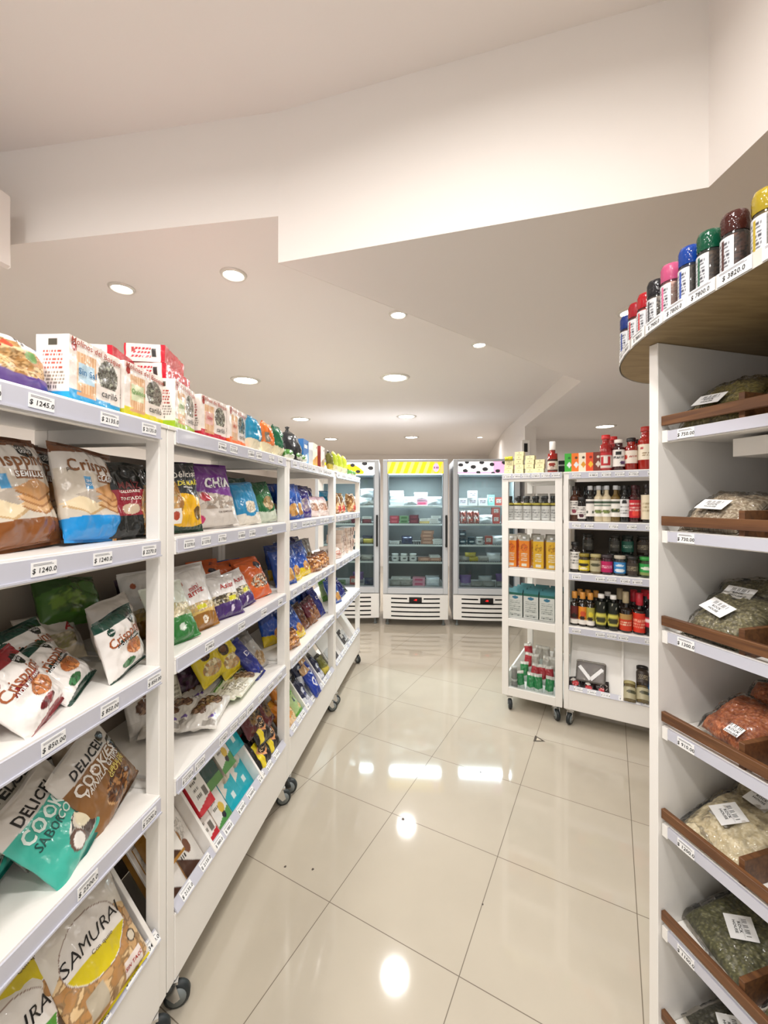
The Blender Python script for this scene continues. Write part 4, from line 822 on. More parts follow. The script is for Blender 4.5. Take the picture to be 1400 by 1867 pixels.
brw = slab_pack('cracker_box', .09, .21, .045, [('bg', '#efebe4'), ('n', -.1, .4, .9, .45, '#efebe4', '#dcd6cc', 6, '#e9e4dc'), ('b', -.62, -.4, '#4f3426'), ('e', .2, -.2, .3, .22, '#7a4f38'), ('e', -.1, .2, .25, .2, '#a87a48'), ('lines', -.7, -.2, -.4, .1, '#3a3430', .1), ('b', -.92, 0, '#a8762c')], (), 77, 48, '#a8762c')
for pr, t, up, lab, lift in [(brw, .09, .005, 'white and brown cracker box beside the left post in the first tray bay', .004), (brw, .19, .005, 'white and brown cracker box next to the bay divider', .004), (brw, .10, .10, 'white and brown cracker box on top of the tray row, first bay', .052),
        (rw, .295, .005, 'white box with red foot at the left of the middle tray bay', .004), (wg, .385, .005, 'white box with green foot and yellow ellipse in the middle tray bay', .004), (tl, .478, .005, 'teal and cream box, left of the pair in the middle tray bay', .004), (tl, .568, .012, 'teal and cream box, right of the pair in the middle tray bay', .004),
        (rw, .30, .12, 'white and red box lying second layer, behind the red footed one', .052), (dgb, .385, .15, 'dark green box on the second layer of the middle tray bay', .052), (wg, .48, .15, 'white and green box on the second layer of the middle tray bay', .056), (tl, .570, .17, 'teal and cream box on the second layer at the bay divider', .056)]:
    tray(FL, pr, t, up, lab, 'cracker box', 0, 0, lift)
for pr, t, up, ro, lab, lift in [(bky, .70, .012, 0, 'black and yellow toasted snack bag at the lip of the third tray bay', .03), (bky, .80, .02, 4, 'black and yellow toasted snack bag nearest the right post in the tray', .03), (bky, .72, .10, 6, 'black and yellow toasted snack bag, second layer in the third tray bay', .07), (bkr, .82, .13, -8, 'dark red toasted snack bag near the right post in the tray', .07), (bkr, .68, .16, 4, 'dark red and brown toasted snack bag at the top left of the third tray bay', .075)]:
    tray(FL, pr, t, up, lab, 'snack bag', ro, 0, lift)
# top of second, third and fourth units
tbl = gb('flour_bag', .11, .15, .06, '#1f8fb8', '#e6dcc0', '#1a7aa0', seed=81, extra=[('e', 0, -.1, .3, .3, '#dfe9e6')], res=40)
tor = gb('flour_bag', .12, .15, .06, '#e8762a', '#e6d8b4', '#e8762a', seed=82, extra=[('r', -.9, -.4, -.3, .3, '#8a8070')], res=40)
tgr = gb('flour_bag', .12, .16, .06, '#1f6a48', '#e0d8b8', '#17553a', seed=83, extra=[('e', .4, -.3, .3, .25, '#efe8d4')], res=40)
many(FL, zt, [(tbl, .635, .05, 'blue and cream flour bag on top, right of the orange cracker pack', 3, 0, 6), (tor, .77, .05, 'orange and cream flour bag on top of the second unit', 3, 0, 6), (tgr, .905, .055, 'green and cream flour bag on top at the joint of two units', 3, 0, 6), (tgr, .93, .13, 'pale green bag behind the green flour bag on top', 4, 4, 0)], 'flour bag')
bag = MB(); prof = []
for k in range(9):
    a = k / 8; prof.append((.10 * (1 - .12 * a) * (1 - a ** 3.2) ** .5 + .012, .17 * a))
bag.lathe(prof, 28, 0, None, [lin('#11161c')] * 9)
bag.v = [(x + .012 * noise.noise(Vector((x * 30, y * 30, z * 25))), y * .7 + .010 * noise.noise(Vector((x * 22 + 5, y * 30, z * 20))), z) for x, y, z in bag.v]
bg = bag.build('tied_black_bag', P_film); MB().lathe([(.012, .160), (.012, .172), (.007, .180), (.014, .192), (.004, .196)], 12).build('tied_neck', M_black, bg)
v_, f_ = text_data('DAMA', .03, 0); 
drop(FL, bg, 1.13, .09, zt, 'black plastic bag tied at the neck on top of the third unit', 'plastic bag')
sg2 = gb('seed_packet', .10, .055, .05, '#4f8a3a', '#dfe0d0', seed=84, res=24)
many(FL, zt, [(sg2, 1.00, .025, 'small green packet lying before the black tied bag, left one', 20, 0, 0), (sg2, 1.12, .025, 'small green packet lying before the black tied bag, right one', 20, 0, 0), (sg2, 1.24, .04, 'small green packet nearest the blue box on top', 20, 0, 0)], 'seed packet')
def cbox(c1, c2, c3, w=.12, h=.15, d=.05, seed=1, side=None): return box_proto('cereal_box', w, h, d, [('bg', c1), ('b', -.2, .3, c2), ('e', .1, -.45, .5, .3, c3), ('r', -.6, .5, .35, .6, '#f4efe8'), ('e', .65, .72, .14, .1, '#1b1b1b')], side=side or c1, res=30, seed=seed)
bx1, bx2, bx3 = cbox('#2f6fb0', '#7fb0d8', '#e6eef2', seed=2), cbox('#f3ecd8', '#e0a030', '#c98a4a', seed=3, side='#f6f1e6'), cbox('#f1e8e0', '#c9a890', '#8a7460', seed=4, side='#8a2a24')
many(FL, zt, [(bx1, 1.335, .05, 'blue cereal box on top of the third unit', 0, 0, 4), (bx2, 1.50, .045, 'cream and amber box beside the blue box on top', 0, 0, 4), (bx3, 1.665, .045, 'cream box with dark red side on top of the third unit', 0, 0, 4), (bx3, 1.78, .08, 'cream box with dark red side, nearest the far unit', 0, 0, 4)], 'box')
ylg = gb('pasta_packet', .11, .16, .05, '#b7c83a', '#e8e4c0', '#d8d86a', seed=85, res=26); dky = gb('pasta_packet', .08, .15, .05, '#6a6a2a', '#c9b84a', '#2a2a1c', seed=86, res=26)
many(FL, zt, [(dky, 1.87, .05, 'dark olive packet on top at the start of the far unit', 4, 0, 6), (ylg, 2.0, .05, 'lime green packet, first on top of the far unit', 4, 0, 6), (ylg, 2.16, .05, 'lime green packet, second on top of the far unit', 4, 0, 6), (ylg, 2.31, .05, 'lime green packet, third on top of the far unit', 4, 0, 6), (sg2, 2.50, .04, 'small green and white packet near the far end on top', 10, 0, 0), (sg2, 2.62, .04, 'small green and white packet at the very far end on top', 10, 0, 0)], 'packet')
# third and fourth units
bl3 = bag_proto('snack_bag', .16, .20, .06, [('bg', '#1d4aa0'), ('n', .2, -.5, .55, .35, '#e0a860', '#c98a3a', 4, '#f0c888'), ('e', 0, .35, .5, .2, '#2f66c0'), ('a', .9, 0, '#163a80')], (), 91, 44)
bly = bag_proto('snack_bag', .16, .20, .06, [('bg', '#1f50b0'), ('arc', -.5, .1, '#e6c81a'), ('n', .3, -.45, .5, .3, '#e0a050', '#b87830', 4, '#f0c888'), ('a', .4, .2, '#1a3f8c')], (), 92, 44)
pur = gb('snack_bag', .15, .20, .06, '#2a2478', '#3a2a80', '#1c1858', seed=93, res=34, win=('#d8c8c4', '#8a7a9a'))
pnk = bag_proto('snack_bag', .17, .14, .06, [('bg', '#efe0dc'), ('n', .1, -.2, .7, .4, '#c9a08a', '#e6d0c4', 5, '#a87a60'), ('a', .55, 0, '#d8b8c8')], (), 94, 40)
brn = gb('snack_bag', .09, .18, .05, '#5a3424', '#7a4a34', '#3a2018', seed=95, win=('#8a5a3a', '#4a2c1c')); redb = gb('snack_bag', .09, .17, .05, '#6a2030', '#8a5a3a', '#4a1824', seed=96, win=('#b07a50', '#5a2a24'))
gold = bag_proto('nut_bag', .13, .11, .06, [('bg', '#c98a4a'), ('n', 0, 0, 1.1, 1.1, '#a8642c', '#d8a060', 5, '#7a4420'), ('a', .6, 0, '#6a3a20')], (), 97, 34)
many(FL, z1_, [(bl3, 1.075, .055, 'blue crisp bag nearest the left post on the third unit\'s upper shelf', 14, 0, 6), (bl3, 1.21, .14, 'blue crisp bag, second on the third unit\'s upper shelf', 8, 0, 0), (pur, 1.36, .15, 'deep purple bag behind the white and pink bags', 8, -4, 0), (pur, 1.55, .16, 'deep purple bag, farther one behind the pink bags', 8, 4, 0),
    (pnk, 1.40, .055, 'white and pink snack bag, nearer of the pair on the upper shelf', 20, 0, 6), (pnk, 1.60, .055, 'white and pink snack bag, farther of the pair on the upper shelf', 20, 0, 6), (dkg, 1.72, .2, 'black bag at the back right of the third unit\'s upper shelf', 8, 0, 0), (bl3, .99, .18, 'blue crisp bag in the rear row of the upper shelf', 8, 0, 0)])
many(FL, z2_, [(bly, 1.05, .055, 'blue and yellow crisp bag by the left post, third unit\'s middle shelf', 22, -4, 6), (bly, 1.23, .06, 'blue and yellow crisp bag, second on the middle shelf', 22, -6, 6), (bl3, 1.38, .11, 'blue crisp bag behind the amber nut bags', 20, -4, 6), (gold, 1.40, .035, 'amber nut bag, nearest of three on the middle shelf', 26, 0, 6), (gold, 1.54, .04, 'amber nut bag, second of three on the middle shelf', 26, 0, 6), (gold, 1.68, .05, 'amber nut bag, third of three on the middle shelf', 26, 0, 6),
    (bly, 1.12, .17, 'blue and yellow crisp bag in the rear row, left', 14, 0, 0), (bly, 1.30, .19, 'blue and yellow crisp bag in the rear row, centre', 14, 0, 0), (gry, 1.55, .17, 'grey and tan sleeve behind the nut bags, nearer one', 14, 0, 0), (gry, 1.68, .17, 'grey and tan sleeve behind the nut bags, farther one', 14, 0, 0), (pur, 1.62, .27, 'deep purple bag at the back of the middle shelf', 8, 0, 0)])
many(FL, z3_, [(gold, 1.0, .04, 'amber and white nut bag by the left post of the third unit\'s lower shelf', 30, 0, 6), (bly, 1.15, .065, 'blue and yellow crisp bag on the third unit\'s lower shelf', 30, -6, 6), (brn, 1.33, .08, 'dark brown biscuit bag on the third unit\'s lower shelf', 26, -10, 6), (redb, 1.46, .07, 'dark red biscuit bag, nearer one on the lower shelf', 26, -10, 6), (redb, 1.56, .08, 'dark red biscuit bag, farther one on the lower shelf', 26, -10, 6), (nvy, 1.69, .07, 'bright blue biscuit sleeve near the right post of the lower shelf', 26, -10, 6),
    (bl3, 1.20, .2, 'blue crisp bag in the rear row of the lower shelf, left', 16, 0, 0), (bl3, 1.42, .21, 'blue crisp bag in the rear row of the lower shelf, centre', 16, 0, 0), (bl3, 1.64, .21, 'blue crisp bag in the rear row of the lower shelf, right', 16, 0, 0)])
org = gb('pasta_packet', .085, .20, .045, '#e8902a', '#e8c9a0', '#f0b040', seed=98, win=('#f0d8a8', '#e0a868')); grl = bag_proto('pasta_packet', .095, .20, .045, [('bg', '#a8c488'), ('b', -.5, .1, '#5fa03a'), ('a', .45, .1, '#6fae4a'), ('r', -.3, .2, .0, .25, '#3a4a5a'), ('n', .3, -.35, .4, .16, '#e0c890', '#c9a060', 4)], (), 99, 36)
bkb = gb('biscuit_sleeve', .09, .20, .05, '#1a2040', '#e0e4ec', '#15151c', seed=100, win=('#c9ccd8', '#2a3470')); blr = bag_proto('biscuit_sleeve', .10, .20, .05, [('bg', '#1c3a9a'), ('e', 0, -.2, .5, .3, '#e6e6ee'), ('e', 0, -.2, .35, .18, '#1c3a9a'), ('a', .5, 0, '#caa070')], (), 101, 36)
for pr, t, up, lab, lift in [(org, .975, .0, 'orange pasta packet by the left post in the third unit\'s tray', .02), (org, 1.06, .0, 'orange pasta packet, second in the third unit\'s tray', .02), (grl, 1.15, .0, 'green pasta packet before the first tray divider', .02), (org, 1.02, .12, 'orange pasta packet on the second layer of the tray', .05),
        (bkb, 1.28, .0, 'black and white biscuit sleeve right of the first tray divider', .02), (blr, 1.40, .0, 'royal blue biscuit sleeve overhanging the tray lip', .05), (bkb, 1.38, .10, 'black and white biscuit sleeve under the royal blue one', .02), (blr, 1.48, .05, 'royal blue biscuit sleeve beside the second tray divider', .02), (bkb, 1.60, .02, 'black and white biscuit sleeve in the last bay, nearer one', .02), (dky, 1.72, .02, 'dark olive packet in the last bay of the third unit\'s tray', .02)]:
    tray(FL, pr, t, up, lab, 'packet', 0, 0, lift)
many(FL, z1_, [(bl3, .97, .05, 'blue crisp bag tucked right behind the joint of the units, upper shelf', 12, 0, 0), (pur, 1.25, .07, 'deep purple bag between blue and pink bags', 12, 0, 0)])
many(FL, z2_, [(bl3, 1.14, .10, 'blue crisp bag between the two blue and yellow ones', 18, 0, 0), (gry, 1.42, .28, 'grey and tan sleeve at the very back of the middle shelf', 10, 0, 0), (bl3, .95, .06, 'blue crisp bag tucked behind the joint of the units, middle shelf', 20, 0, 0)])
many(FL, z3_, [(bly, 1.05, .17, 'blue and yellow crisp bag behind the amber nut bag, lower shelf', 20, 0, 0), (brn, 1.24, .10, 'dark brown biscuit bag, nearest of the brown ones', 26, -6, 0), (nvy, 1.62, .14, 'bright blue biscuit sleeve behind the red ones', 22, 0, 0)])
F4 = 1.828
tan = bag_proto('bread_bag', .14, .17, .07, [('bg', '#c99a60'), ('n', 0, 0, 1.1, 1.1, '#b07a40', '#e0bc88', 4, '#8a5a2c'), ('e', .2, -.6, .5, .3, '#c8402a')], (), 102, 34); olv = bag_proto('bread_bag', .12, .17, .06, [('bg', '#5a6030'), ('n', 0, 0, 1.1, 1.1, '#6a6a34', '#8a7a40', 4, '#3f4420')], (), 103, 30)
many(FL, z1_, [(tan, 2.02, .07, 'tan bread bag with red corner, nearest on the far unit\'s upper shelf', 14, 0, 6), (tan, 2.2, .08, 'tan bread bag with red corner, second on the far unit\'s upper shelf', 14, 0, 6), (olv, 2.33, .09, 'olive bread bag between the tan ones', 14, -10, 6), (tan, 2.55, .06, 'tan bread bag near the far end post', 10, 0, 6), (blw, 2.30, .24, 'sky blue bag at the back of the far unit\'s upper shelf', 6, 0, 0)], 'bread bag')
pk = slab_pack('toast_pack', .20, .035, .12, [('bg', '#e9d3c2'), ('lines', -.8, .8, -.5, .5, '#8a4a3a', .5), ('r', -.1, .0, -1, 1, '#6a3a34'), ('r', .5, .6, -1, 1, '#7a2a24')], (), 104, 24, '#e6d2c4')
pw = gb('toast_bag', .15, .10, .06, '#efe6e0', '#e0c8bc', '#e9dcd4', seed=105, win=('#d8b0a0', '#c98a7a'))
for i in range(6): drop(FL, pk, 2.28 + .01 * (i % 2), .05, z2_ + .036 * i, '%s pink and cream toast pack in the nearer stack on the far unit' % ('lowest', 'second lowest', 'third lowest', 'third highest', 'second highest', 'topmost')[i], 'toast pack', 0, 0, 4 * (i % 3), 'toast packs stacked on the far unit')
for i in range(6): drop(FL, pk, 2.53 + .01 * (i % 2), .045, z2_ + .036 * i, '%s pink and cream toast pack in the farther stack on the far unit' % ('lowest', 'second lowest', 'third lowest', 'third highest', 'second highest', 'topmost')[i], 'toast pack', 0, 0, -5 * (i % 3), 'toast packs stacked on the far unit')
many(FL, z2_, [(pw, 1.97, .05, 'white and pink toast bag by the near post of the far unit', 30, 0, 6), (pw, 1.96, .12, 'white and pink toast bag behind the near one on the far unit', 20, 0, 0)], 'toast bag')
many(FL, z3_, [(bl3, 1.98, .06, 'navy and blue bag by the near post, far unit\'s lower shelf', 24, 0, 6), (nvy, 2.13, .07, 'navy sleeve on the far unit\'s lower shelf, first one', 30, -12, 6), (nvy, 2.25, .07, 'navy sleeve on the far unit\'s lower shelf, second one', 30, -12, 6), (dkg, 2.42, .10, 'dark bag near the far end of the lower shelf', 50, 0, 6), (grl, 2.05, .16, 'pale green packet behind the navy bag on the far unit', 20, 0, 0)])
wt = slab_pack('soap_pack', .10, .13, .04, [('bg', '#dcdcda'), ('r', -.6, .6, -.2, .4, '#b9bcc0'), ('lines', -.6, .6, -.7, -.4, '#6a6a6a', .1)], (), 106, 24, '#d0d0ce'); dk = slab_pack('soap_pack', .09, .12, .04, [('bg', '#4a4644'), ('r', -.6, .6, -.2, .4, '#d8d4ce')], (), 107, 20, '#3a3836')
for pr, t, up, lab in [(wt, 1.93, .0, 'white pack by the near post in the far unit\'s tray'), (dk, 2.03, .0, 'dark grey pack in the first bay of the far unit\'s tray'), (wt, 2.23, .0, 'white pack in the second bay of the far unit\'s tray'), (dk, 2.34, .03, 'dark grey pack in the second bay of the far unit\'s tray'), (wt, 2.41, .0, 'white pack beside the second divider of the far tray'), (wt, 2.56, .01, 'white pack in the last bay of the far unit\'s tray')]:
    tray(FL, pr, t, up, lab, 'pack', 0, 0, .004)
# ================================================================== BOTTLES AND JARS
def lathe_obj(name, prof, col, material=None, par=None, seg=20, sy=1.0):
    b = MB().lathe(prof, seg, 0, None, [lin(col)] * len(prof) if isinstance(col, str) else [lin(c) for c in col]); 
    if sy != 1: b.v = [(x, y * sy, z) for x, y, z in b.v]
    return b.build(name, material or P_glass, par)
def band(name, r, z0, z1, ops, par, arc=200, seed=1, n=26, m=14, material=None):
    """printed label wrapped round a bottle, centred on the -y side"""
    U, V = np.meshgrid(np.linspace(-1, 1, n + 1), np.linspace(-1, 1, m + 1)); C = paint(U, V, ops, seed); b = MB(); pts = []
    for j in range(m + 1):
        for i in range(n + 1):
            a = -pi / 2 + R(arc / 2) * U[j, i]; pts.append((r * cos(a), r * sin(a), z0 + (z1 - z0) * (V[j, i] + 1) / 2))
    b.add(pts, [(j * (n + 1) + i, j * (n + 1) + i + 1, (j + 1) * (n + 1) + i + 1, (j + 1) * (n + 1) + i) for j in range(m) for i in range(n)], 0, [tuple(C[j, i]) for j in range(m + 1) for i in range(n + 1)], True)
    return b.build(name, material or P_card, par)
def lab(bgc, ink='#3a3a3a', acc=None):
    o = [('bg', bgc), ('lines', -.5, .5, -.35, .75, ink, .16)]
    if acc: o += [('e', 0, -.5, .3, .3, acc)]
    return o
def bottle(name, h, r, body, label_ops, cap, lz=(.08, .55), neck=.32, nr=.36, capr=.42, capz=.88, sh=.62, seed=1, sy=1.0):
    """h height, r radius; profile with shoulders and neck"""
    p = [(r * .92, 0), (r, h * .02), (r, h * sh)]
    for k in range(1, 6):
        a = k / 5; p.append((r * (nr + (1 - nr) * (.5 + .5 * cos(a * pi))), h * (sh + (capz - .10 - sh) * a)))
    p += [(r * nr, h * capz), (r * nr * .9, h * .985)]
    o = lathe_obj(name, p, body, sy=sy)
    lathe_obj('cap', [(r * capr, h * capz), (r * capr * 1.04, h * (capz + .01)), (r * capr, h * .995), (r * capr * .85, h)], cap, P_card, o, 16)
    if label_ops: band('paper_label', r * 1.012, h * lz[0], h * lz[1], label_ops, o, seed=seed)
    return o
def jar(name, h, r, body, label_ops, cap, lz=(.12, .68), seed=1, capz=.84):
    o = lathe_obj(name, [(r * .93, 0), (r, h * .03), (r, h * .70), (r * .86, h * .80), (r * .86, h * .86)], body)
    lathe_obj('lid', [(r * .93, h * capz), (r * .95, h * (capz + .01)), (r * .95, h * .985), (r * .88, h)], cap, P_card, o, 20)
    if label_ops: band('paper_label', r * 1.015, h * lz[0], h * lz[1], label_ops, o, seed=seed)
    return o
yt, y1, y2, y3, y4 = ZR
def se(e): return e - .412      # coordinate measured from the end frame -> coordinate in the front unit
B = {
 'k_dark': bottle('sauce_bottle', .215, .032, '#2a1408', lab('#eee6da', acc='#8a2a3a'), '#d8d4cc'),
 'redw': bottle('sauce_bottle', .235, .036, '#9a1c1c', [('bg', '#b5222a'), ('r', -.8, .8, -.9, .7, '#d8d0c8'), ('r', -.5, .5, -.7, .5, '#b5222a'), ('r', -.2, .2, -.4, .5, '#efe6de')], '#c92a2a', (.06, .50), nr=.62, capr=.72, sh=.70),
 'dkw': bottle('sauce_bottle', .20, .036, '#3a1418', [('bg', '#efeae4'), ('o', 0, .55, .3, .25, '#1b1b1b'), ('lines', -.5, .5, -.1, .3, '#1b1b1b', .12), ('n', .45, -.55, .3, .25, '#5a3a6a', '#8a5a9a', 5)], '#efe9e0', (.12, .66), nr=.62, capr=.70, sh=.72),
 'rdl': bottle('sauce_bottle', .205, .036, '#8f1f14', [('bg', '#efe2d4'), ('e', -.6, 0, .25, .4, '#c23a2a'), ('lines', -.2, .6, -.1, .4, '#b04a3a', .12)], '#1f1b1b', (.20, .60), nr=.62, capr=.70, sh=.72),
 'big': bottle('sauce_bottle', .27, .045, '#a01e12', [('bg', '#efe4cf'), ('lines', -.3, .3, -.5, .1, '#8a6a3a', .14), ('e', -.3, .5, .12, .12, '#b5303c')], '#a8281c', (.22, .58), nr=.56, capr=.64, sh=.66),
 'ket': bottle('sauce_bottle', .215, .033, '#8a1408', [('bg', '#3a0e08'), ('r', -.8, .8, -.8, .7, '#e0d4c4'), ('e', 0, .1, .45, .3, '#8a2a1a'), ('lines', -.6, .6, -.7, -.2, '#5a1a10', .14)], '#efe9e2', (.05, .42), nr=.55, capr=.62, sh=.60, capz=.72),
 'amb': bottle('dressing_bottle', .235, .030, '#4a2410', lab('#eee9e2', acc='#8a3a4a'), '#2a1c16', (.18, .58), nr=.42, capr=.5, sh=.66),
 'blk': jar('sauce_jar', .16, .032, '#14100e', lab('#e9e4de', acc='#4a1c2c'), '#0f0d0c', (.10, .62)),
 'dkd': bottle('dressing_bottle', .235, .030, '#14100c', [('bg', '#eee9e2'), ('r', -.6, .6, .5, .75, '#2a2a2a'), ('e', -.3, -.5, .15, .15, '#2a3a2a'), ('e', .4, -.5, .15, .15, '#2a3a2a')], '#b9b9bb', (.14, .62), nr=.40, capr=.5, sh=.64),
 'crm': bottle('dressing_bottle', .235, .030, '#cfc0a0', [('bg', '#eeeae2'), ('r', -.6, .6, .5, .72, '#2f4a34'), ('r', -.6, .6, .25, .34, '#2f5a3a'), ('n', 0, -.4, .5, .25, '#7a8a4a', '#c9c49a', 5)], '#b9b9bb', (.14, .62), nr=.40, capr=.5, sh=.64),
 'olv': bottle('dressing_bottle', .235, .030, '#6a5424', [('bg', '#eeeae2'), ('r', -.6, .6, .5, .72, '#2a3a2a'), ('n', 0, -.3, .6, .25, '#3a4a2a', '#a8a46a', 5)], '#b9b9bb', (.14, .62), nr=.40, capr=.5, sh=.64),
 'wal': bottle('dressing_bottle', .235, .030, '#0f1214', [('bg', '#e6e6e6'), ('o', 0, .7, .3, .2, '#1b1b1b'), ('lines', -.5, .5, -.6, .3, '#6a6a6a', .12)], '#15110f', (.14, .62), nr=.45, capr=.55, sh=.64),
 'rdd': bottle('dressing_bottle', .235, .030, '#3a0c10', [('bg', '#c01c2a'), ('lines', -.6, .6, -.2, .6, '#f0d0c8', .16), ('e', .2, -.5, .4, .3, '#e84a3a')], '#3a0c14', (.12, .60), nr=.45, capr=.55, sh=.64),
 'crv': bottle('dressing_bottle', .240, .028, '#1a0e08', [('bg', '#e9ddc0'), ('lines', -.4, .4, -.4, .5, '#a8946a', .14)], '#1a1210', (.08, .72), nr=.40, capr=.5, sh=.55),
 'oil': bottle('olive_oil_bottle', .225, .027, '#1c140a', [('bg', '#5a1c1c'), ('r', -1, 1, -1, -.55, '#e9e4dc'), ('e', 0, -.1, .5, .25, '#1b120e')], '#c98a3a', (.06, .58), nr=.5, capr=.62, sh=.68, capz=.80),
 'oi2': bottle('olive_oil_bottle', .225, .027, '#1c140a', [('bg', '#e08a2a'), ('r', -1, 1, -1, -.45, '#efe9e2'), ('e', .1, .2, .4, .3, '#c8502a'), ('e', 0, -.3, .4, .2, '#2a1a12')], '#c98a3a', (.06, .58), nr=.5, capr=.62, sh=.68, capz=.80),
 'oi3': bottle('olive_oil_bottle', .225, .027, '#1c140a', [('bg', '#a8a04a'), ('r', -1, 1, -1, -.45, '#efe9e2'), ('e', .1, .2, .3, .3, '#d8c83a'), ('e', 0, -.3, .4, .2, '#2a1a12')], '#c98a3a', (.06, .58), nr=.5, capr=.62, sh=.68, capz=.80),
 'bal': bottle('vinegar_bottle', .225, .034, '#0c0f0c', [('bg', '#14180f'), ('e', 0, -.35, .95, .45, '#d0c85a'), ('e', 0, -.4, .6, .25, '#3a3a20'), ('ring', .1, .7, .25, .25, '#d8d8c8')], '#e6e2dc', (.06, .80), nr=.42, capr=.55, sh=.60),
 'gld': bottle('vinegar_bottle', .255, .036, '#1a0f0a', [('bg', '#c8381e'), ('a', .35, 0, '#b08a50'), ('lines', -.6, .6, -.4, .2, '#f0d8b8', .16)], '#a89878', (.05, .46), nr=.38, capr=.5, sh=.55, capz=.72),
 'rdc': bottle('vinegar_bottle', .255, .036, '#1a0c0a', [('bg', '#d0301c'), ('lines', -.7, .7, -.5, .4, '#f0a890', .16)], '#b01c2c', (.05, .52), nr=.38, capr=.55, sh=.58, capz=.70),
 'blr': bottle('vinegar_bottle', .26, .040, '#0c0c10', [('bg', '#14141a'), ('r', -.9, .1, -.5, .3, '#c8243a'), ('r', -.7, -.1, -.1, .15, '#efe6e6')], '#c01c2c', (.08, .60), nr=.42, capr=.6, sh=.58, capz=.86),
 'ylj': jar('spice_jar', .125, .035, '#3a3018', [('bg', '#d8c02a'), ('e', 0, .1, .6, .3, '#2a2418'), ('e', 0, -.6, .4, .2, '#efe6c0')], '#8a7a2a'), 'plj': jar('spice_jar', .125, .035, '#6a5c3a', [('bg', '#b0a888'), ('e', 0, .2, .5, .3, '#4a4a34')], '#a89c6a'),
 'mgj': jar('spice_jar', .125, .035, '#3a1420', [('bg', '#b8205a'), ('lines', -.6, .6, -.2, .2, '#f0c8d4', .14)], '#3a3034'), 'buj': jar('spice_jar', .125, .035, '#2a3034', [('bg', '#3a8ac8'), ('e', 0, -.5, .5, .3, '#e0e8ee'), ('e', 0, .4, .4, .2, '#d8e4ee')], '#b0a898'),
 'brj': jar('spice_jar', .125, .035, '#2a2018', [('bg', '#3a3028'), ('lines', -.6, .6, -.3, .4, '#a89c80', .14)], '#1f1c1a'), 'gnj': jar('spice_jar', .125, .037, '#2a3a20', [('bg', '#2f9a4a'), ('e', 0, .2, .5, .25, '#e0e8d8'), ('r', -1, 1, -1, -.5, '#8a9a5a')], '#2f8a3a'),
 'dkj': jar('spice_jar', .125, .034, '#2c2a24', [('bg', '#3c3a34'), ('lines', -.5, .5, -.2, .3, '#8a8678', .14)], '#26241f'), 'gdj': jar('spice_jar', .125, .035, '#1c2c26', [('bg', '#1f5a4a'), ('lines', -.5, .5, -.2, .3, '#a8c8b8', .14)], '#1b2420'),
 'tpj': bottle('sauce_bottle', .20, .032, '#1c1410', lab('#e6e2dc'), '#14110f', (.10, .68), nr=.6, capr=.7, sh=.74),
}
def box5(c1, c2, c3, seed, w=.058, h=.125, d=.05): return box_proto('sauce_box', w, h, d, [('bg', c1), ('diag', 0, -.25, .55, .35, c2), ('e', 0, .5, .3, .14, c3)], side=c1, res=18, seed=seed)
BX = [box5('#3fae3a', '#e6ecef', '#1f6a2a', 1), box5('#f07a2a', '#e6ecef', '#5a3a1c', 2), box5('#f3e8d0', '#e0a030', '#4a3a2a', 3), box5('#e8552a', '#f0c03a', '#8a2a1c', 4), box5('#7a3426', '#e0d4c4', '#d8d8c8', 5)]
for p, e_, lb in [(BX[0], .425, 'green sauce box with white diamond'), (BX[1], .468, 'orange sauce box with white diamond'), (BX[2], .512, 'cream and amber sauce box'), (BX[3], .556, 'red and yellow sauce box'), (BX[4], .600, 'dark red sauce box beside the tall red bottle')]:
    o = drop(SR, p, se(e_) + .018, .05, yt, lb + ' on top of the right shelving', 'sauce box', 0, 0, 4)
for k, e_, lb in [('redw', .662, 'tall red bottle with red and grey label'), ('dkw', .735, 'dark bottle with white label and white cap'), ('rdl', .805, 'red bottle with cream label and black cap'), ('big', .885, 'largest red bottle with cream label')]:
    drop(SR, B[k], se(e_), .07, yt, lb + ' on top of the right shelving', 'sauce bottle')
for k, e_, dep, lb in [('redw', .70, .17, 'red bottle half hidden in the second row on top of the right shelving'), ('big', .93, .19, 'large red bottle half hidden in the second row on top'), ('rdl', .83, .17, 'red bottle with black cap in the second row on top')]:
    drop(SR, B[k], se(e_), dep, yt, lb, 'sauce bottle')
for k, e_, lb in [('amb', .475, 'amber bottle with white label, first on the upper shelf'), ('blk', .520, 'short black jar with white label on the upper shelf'), ('dkd', .570, 'dark bottle with grey cap between the short jar and the cream ones'), ('crm', .620, 'cream bottle with grey cap, left of the pair'), ('crm', .667, 'cream bottle with grey cap, right of the pair'),
                  ('olv', .718, 'olive brown bottle with grey cap'), ('wal', .768, 'black bottle with black cap and white label'), ('rdd', .820, 'dark red bottle with bright red label'), ('crv', .885, 'slender dark bottle with long cream label')]:
    drop(SR, B[k], se(e_), .055, y1, lb + ' (right shelving)' if len(lb.split()) < 8 else lb, 'bottle')
for i, (k, e_) in enumerate([('amb', .49), ('wal', .54), ('dkd', .60), ('crm', .65), ('olv', .73), ('wal', .79), ('rdd', .84), ('crv', .90)]):
    drop(SR, B[k], se(e_), .15, y1, 'bottle in the second row of the upper right shelf, number %s from the left' % ('one two three four five six seven eight'.split()[i]), 'bottle')
for k, e_, lb in [('tpj', .478, 'tall dark bottle with white label at the left of the spice jars'), ('ylj', .533, 'spice jar with yellow label'), ('plj', .603, 'spice jar with pale olive label'), ('mgj', .668, 'spice jar with magenta label'), ('buj', .742, 'spice jar with blue label'), ('brj', .812, 'spice jar with dark brown label'), ('gnj', .885, 'spice jar with green label')]:
    drop(SR, B[k], se(e_), .05, y2, lb + ' in the front row' if 'spice jar with' in lb else lb, 'jar')
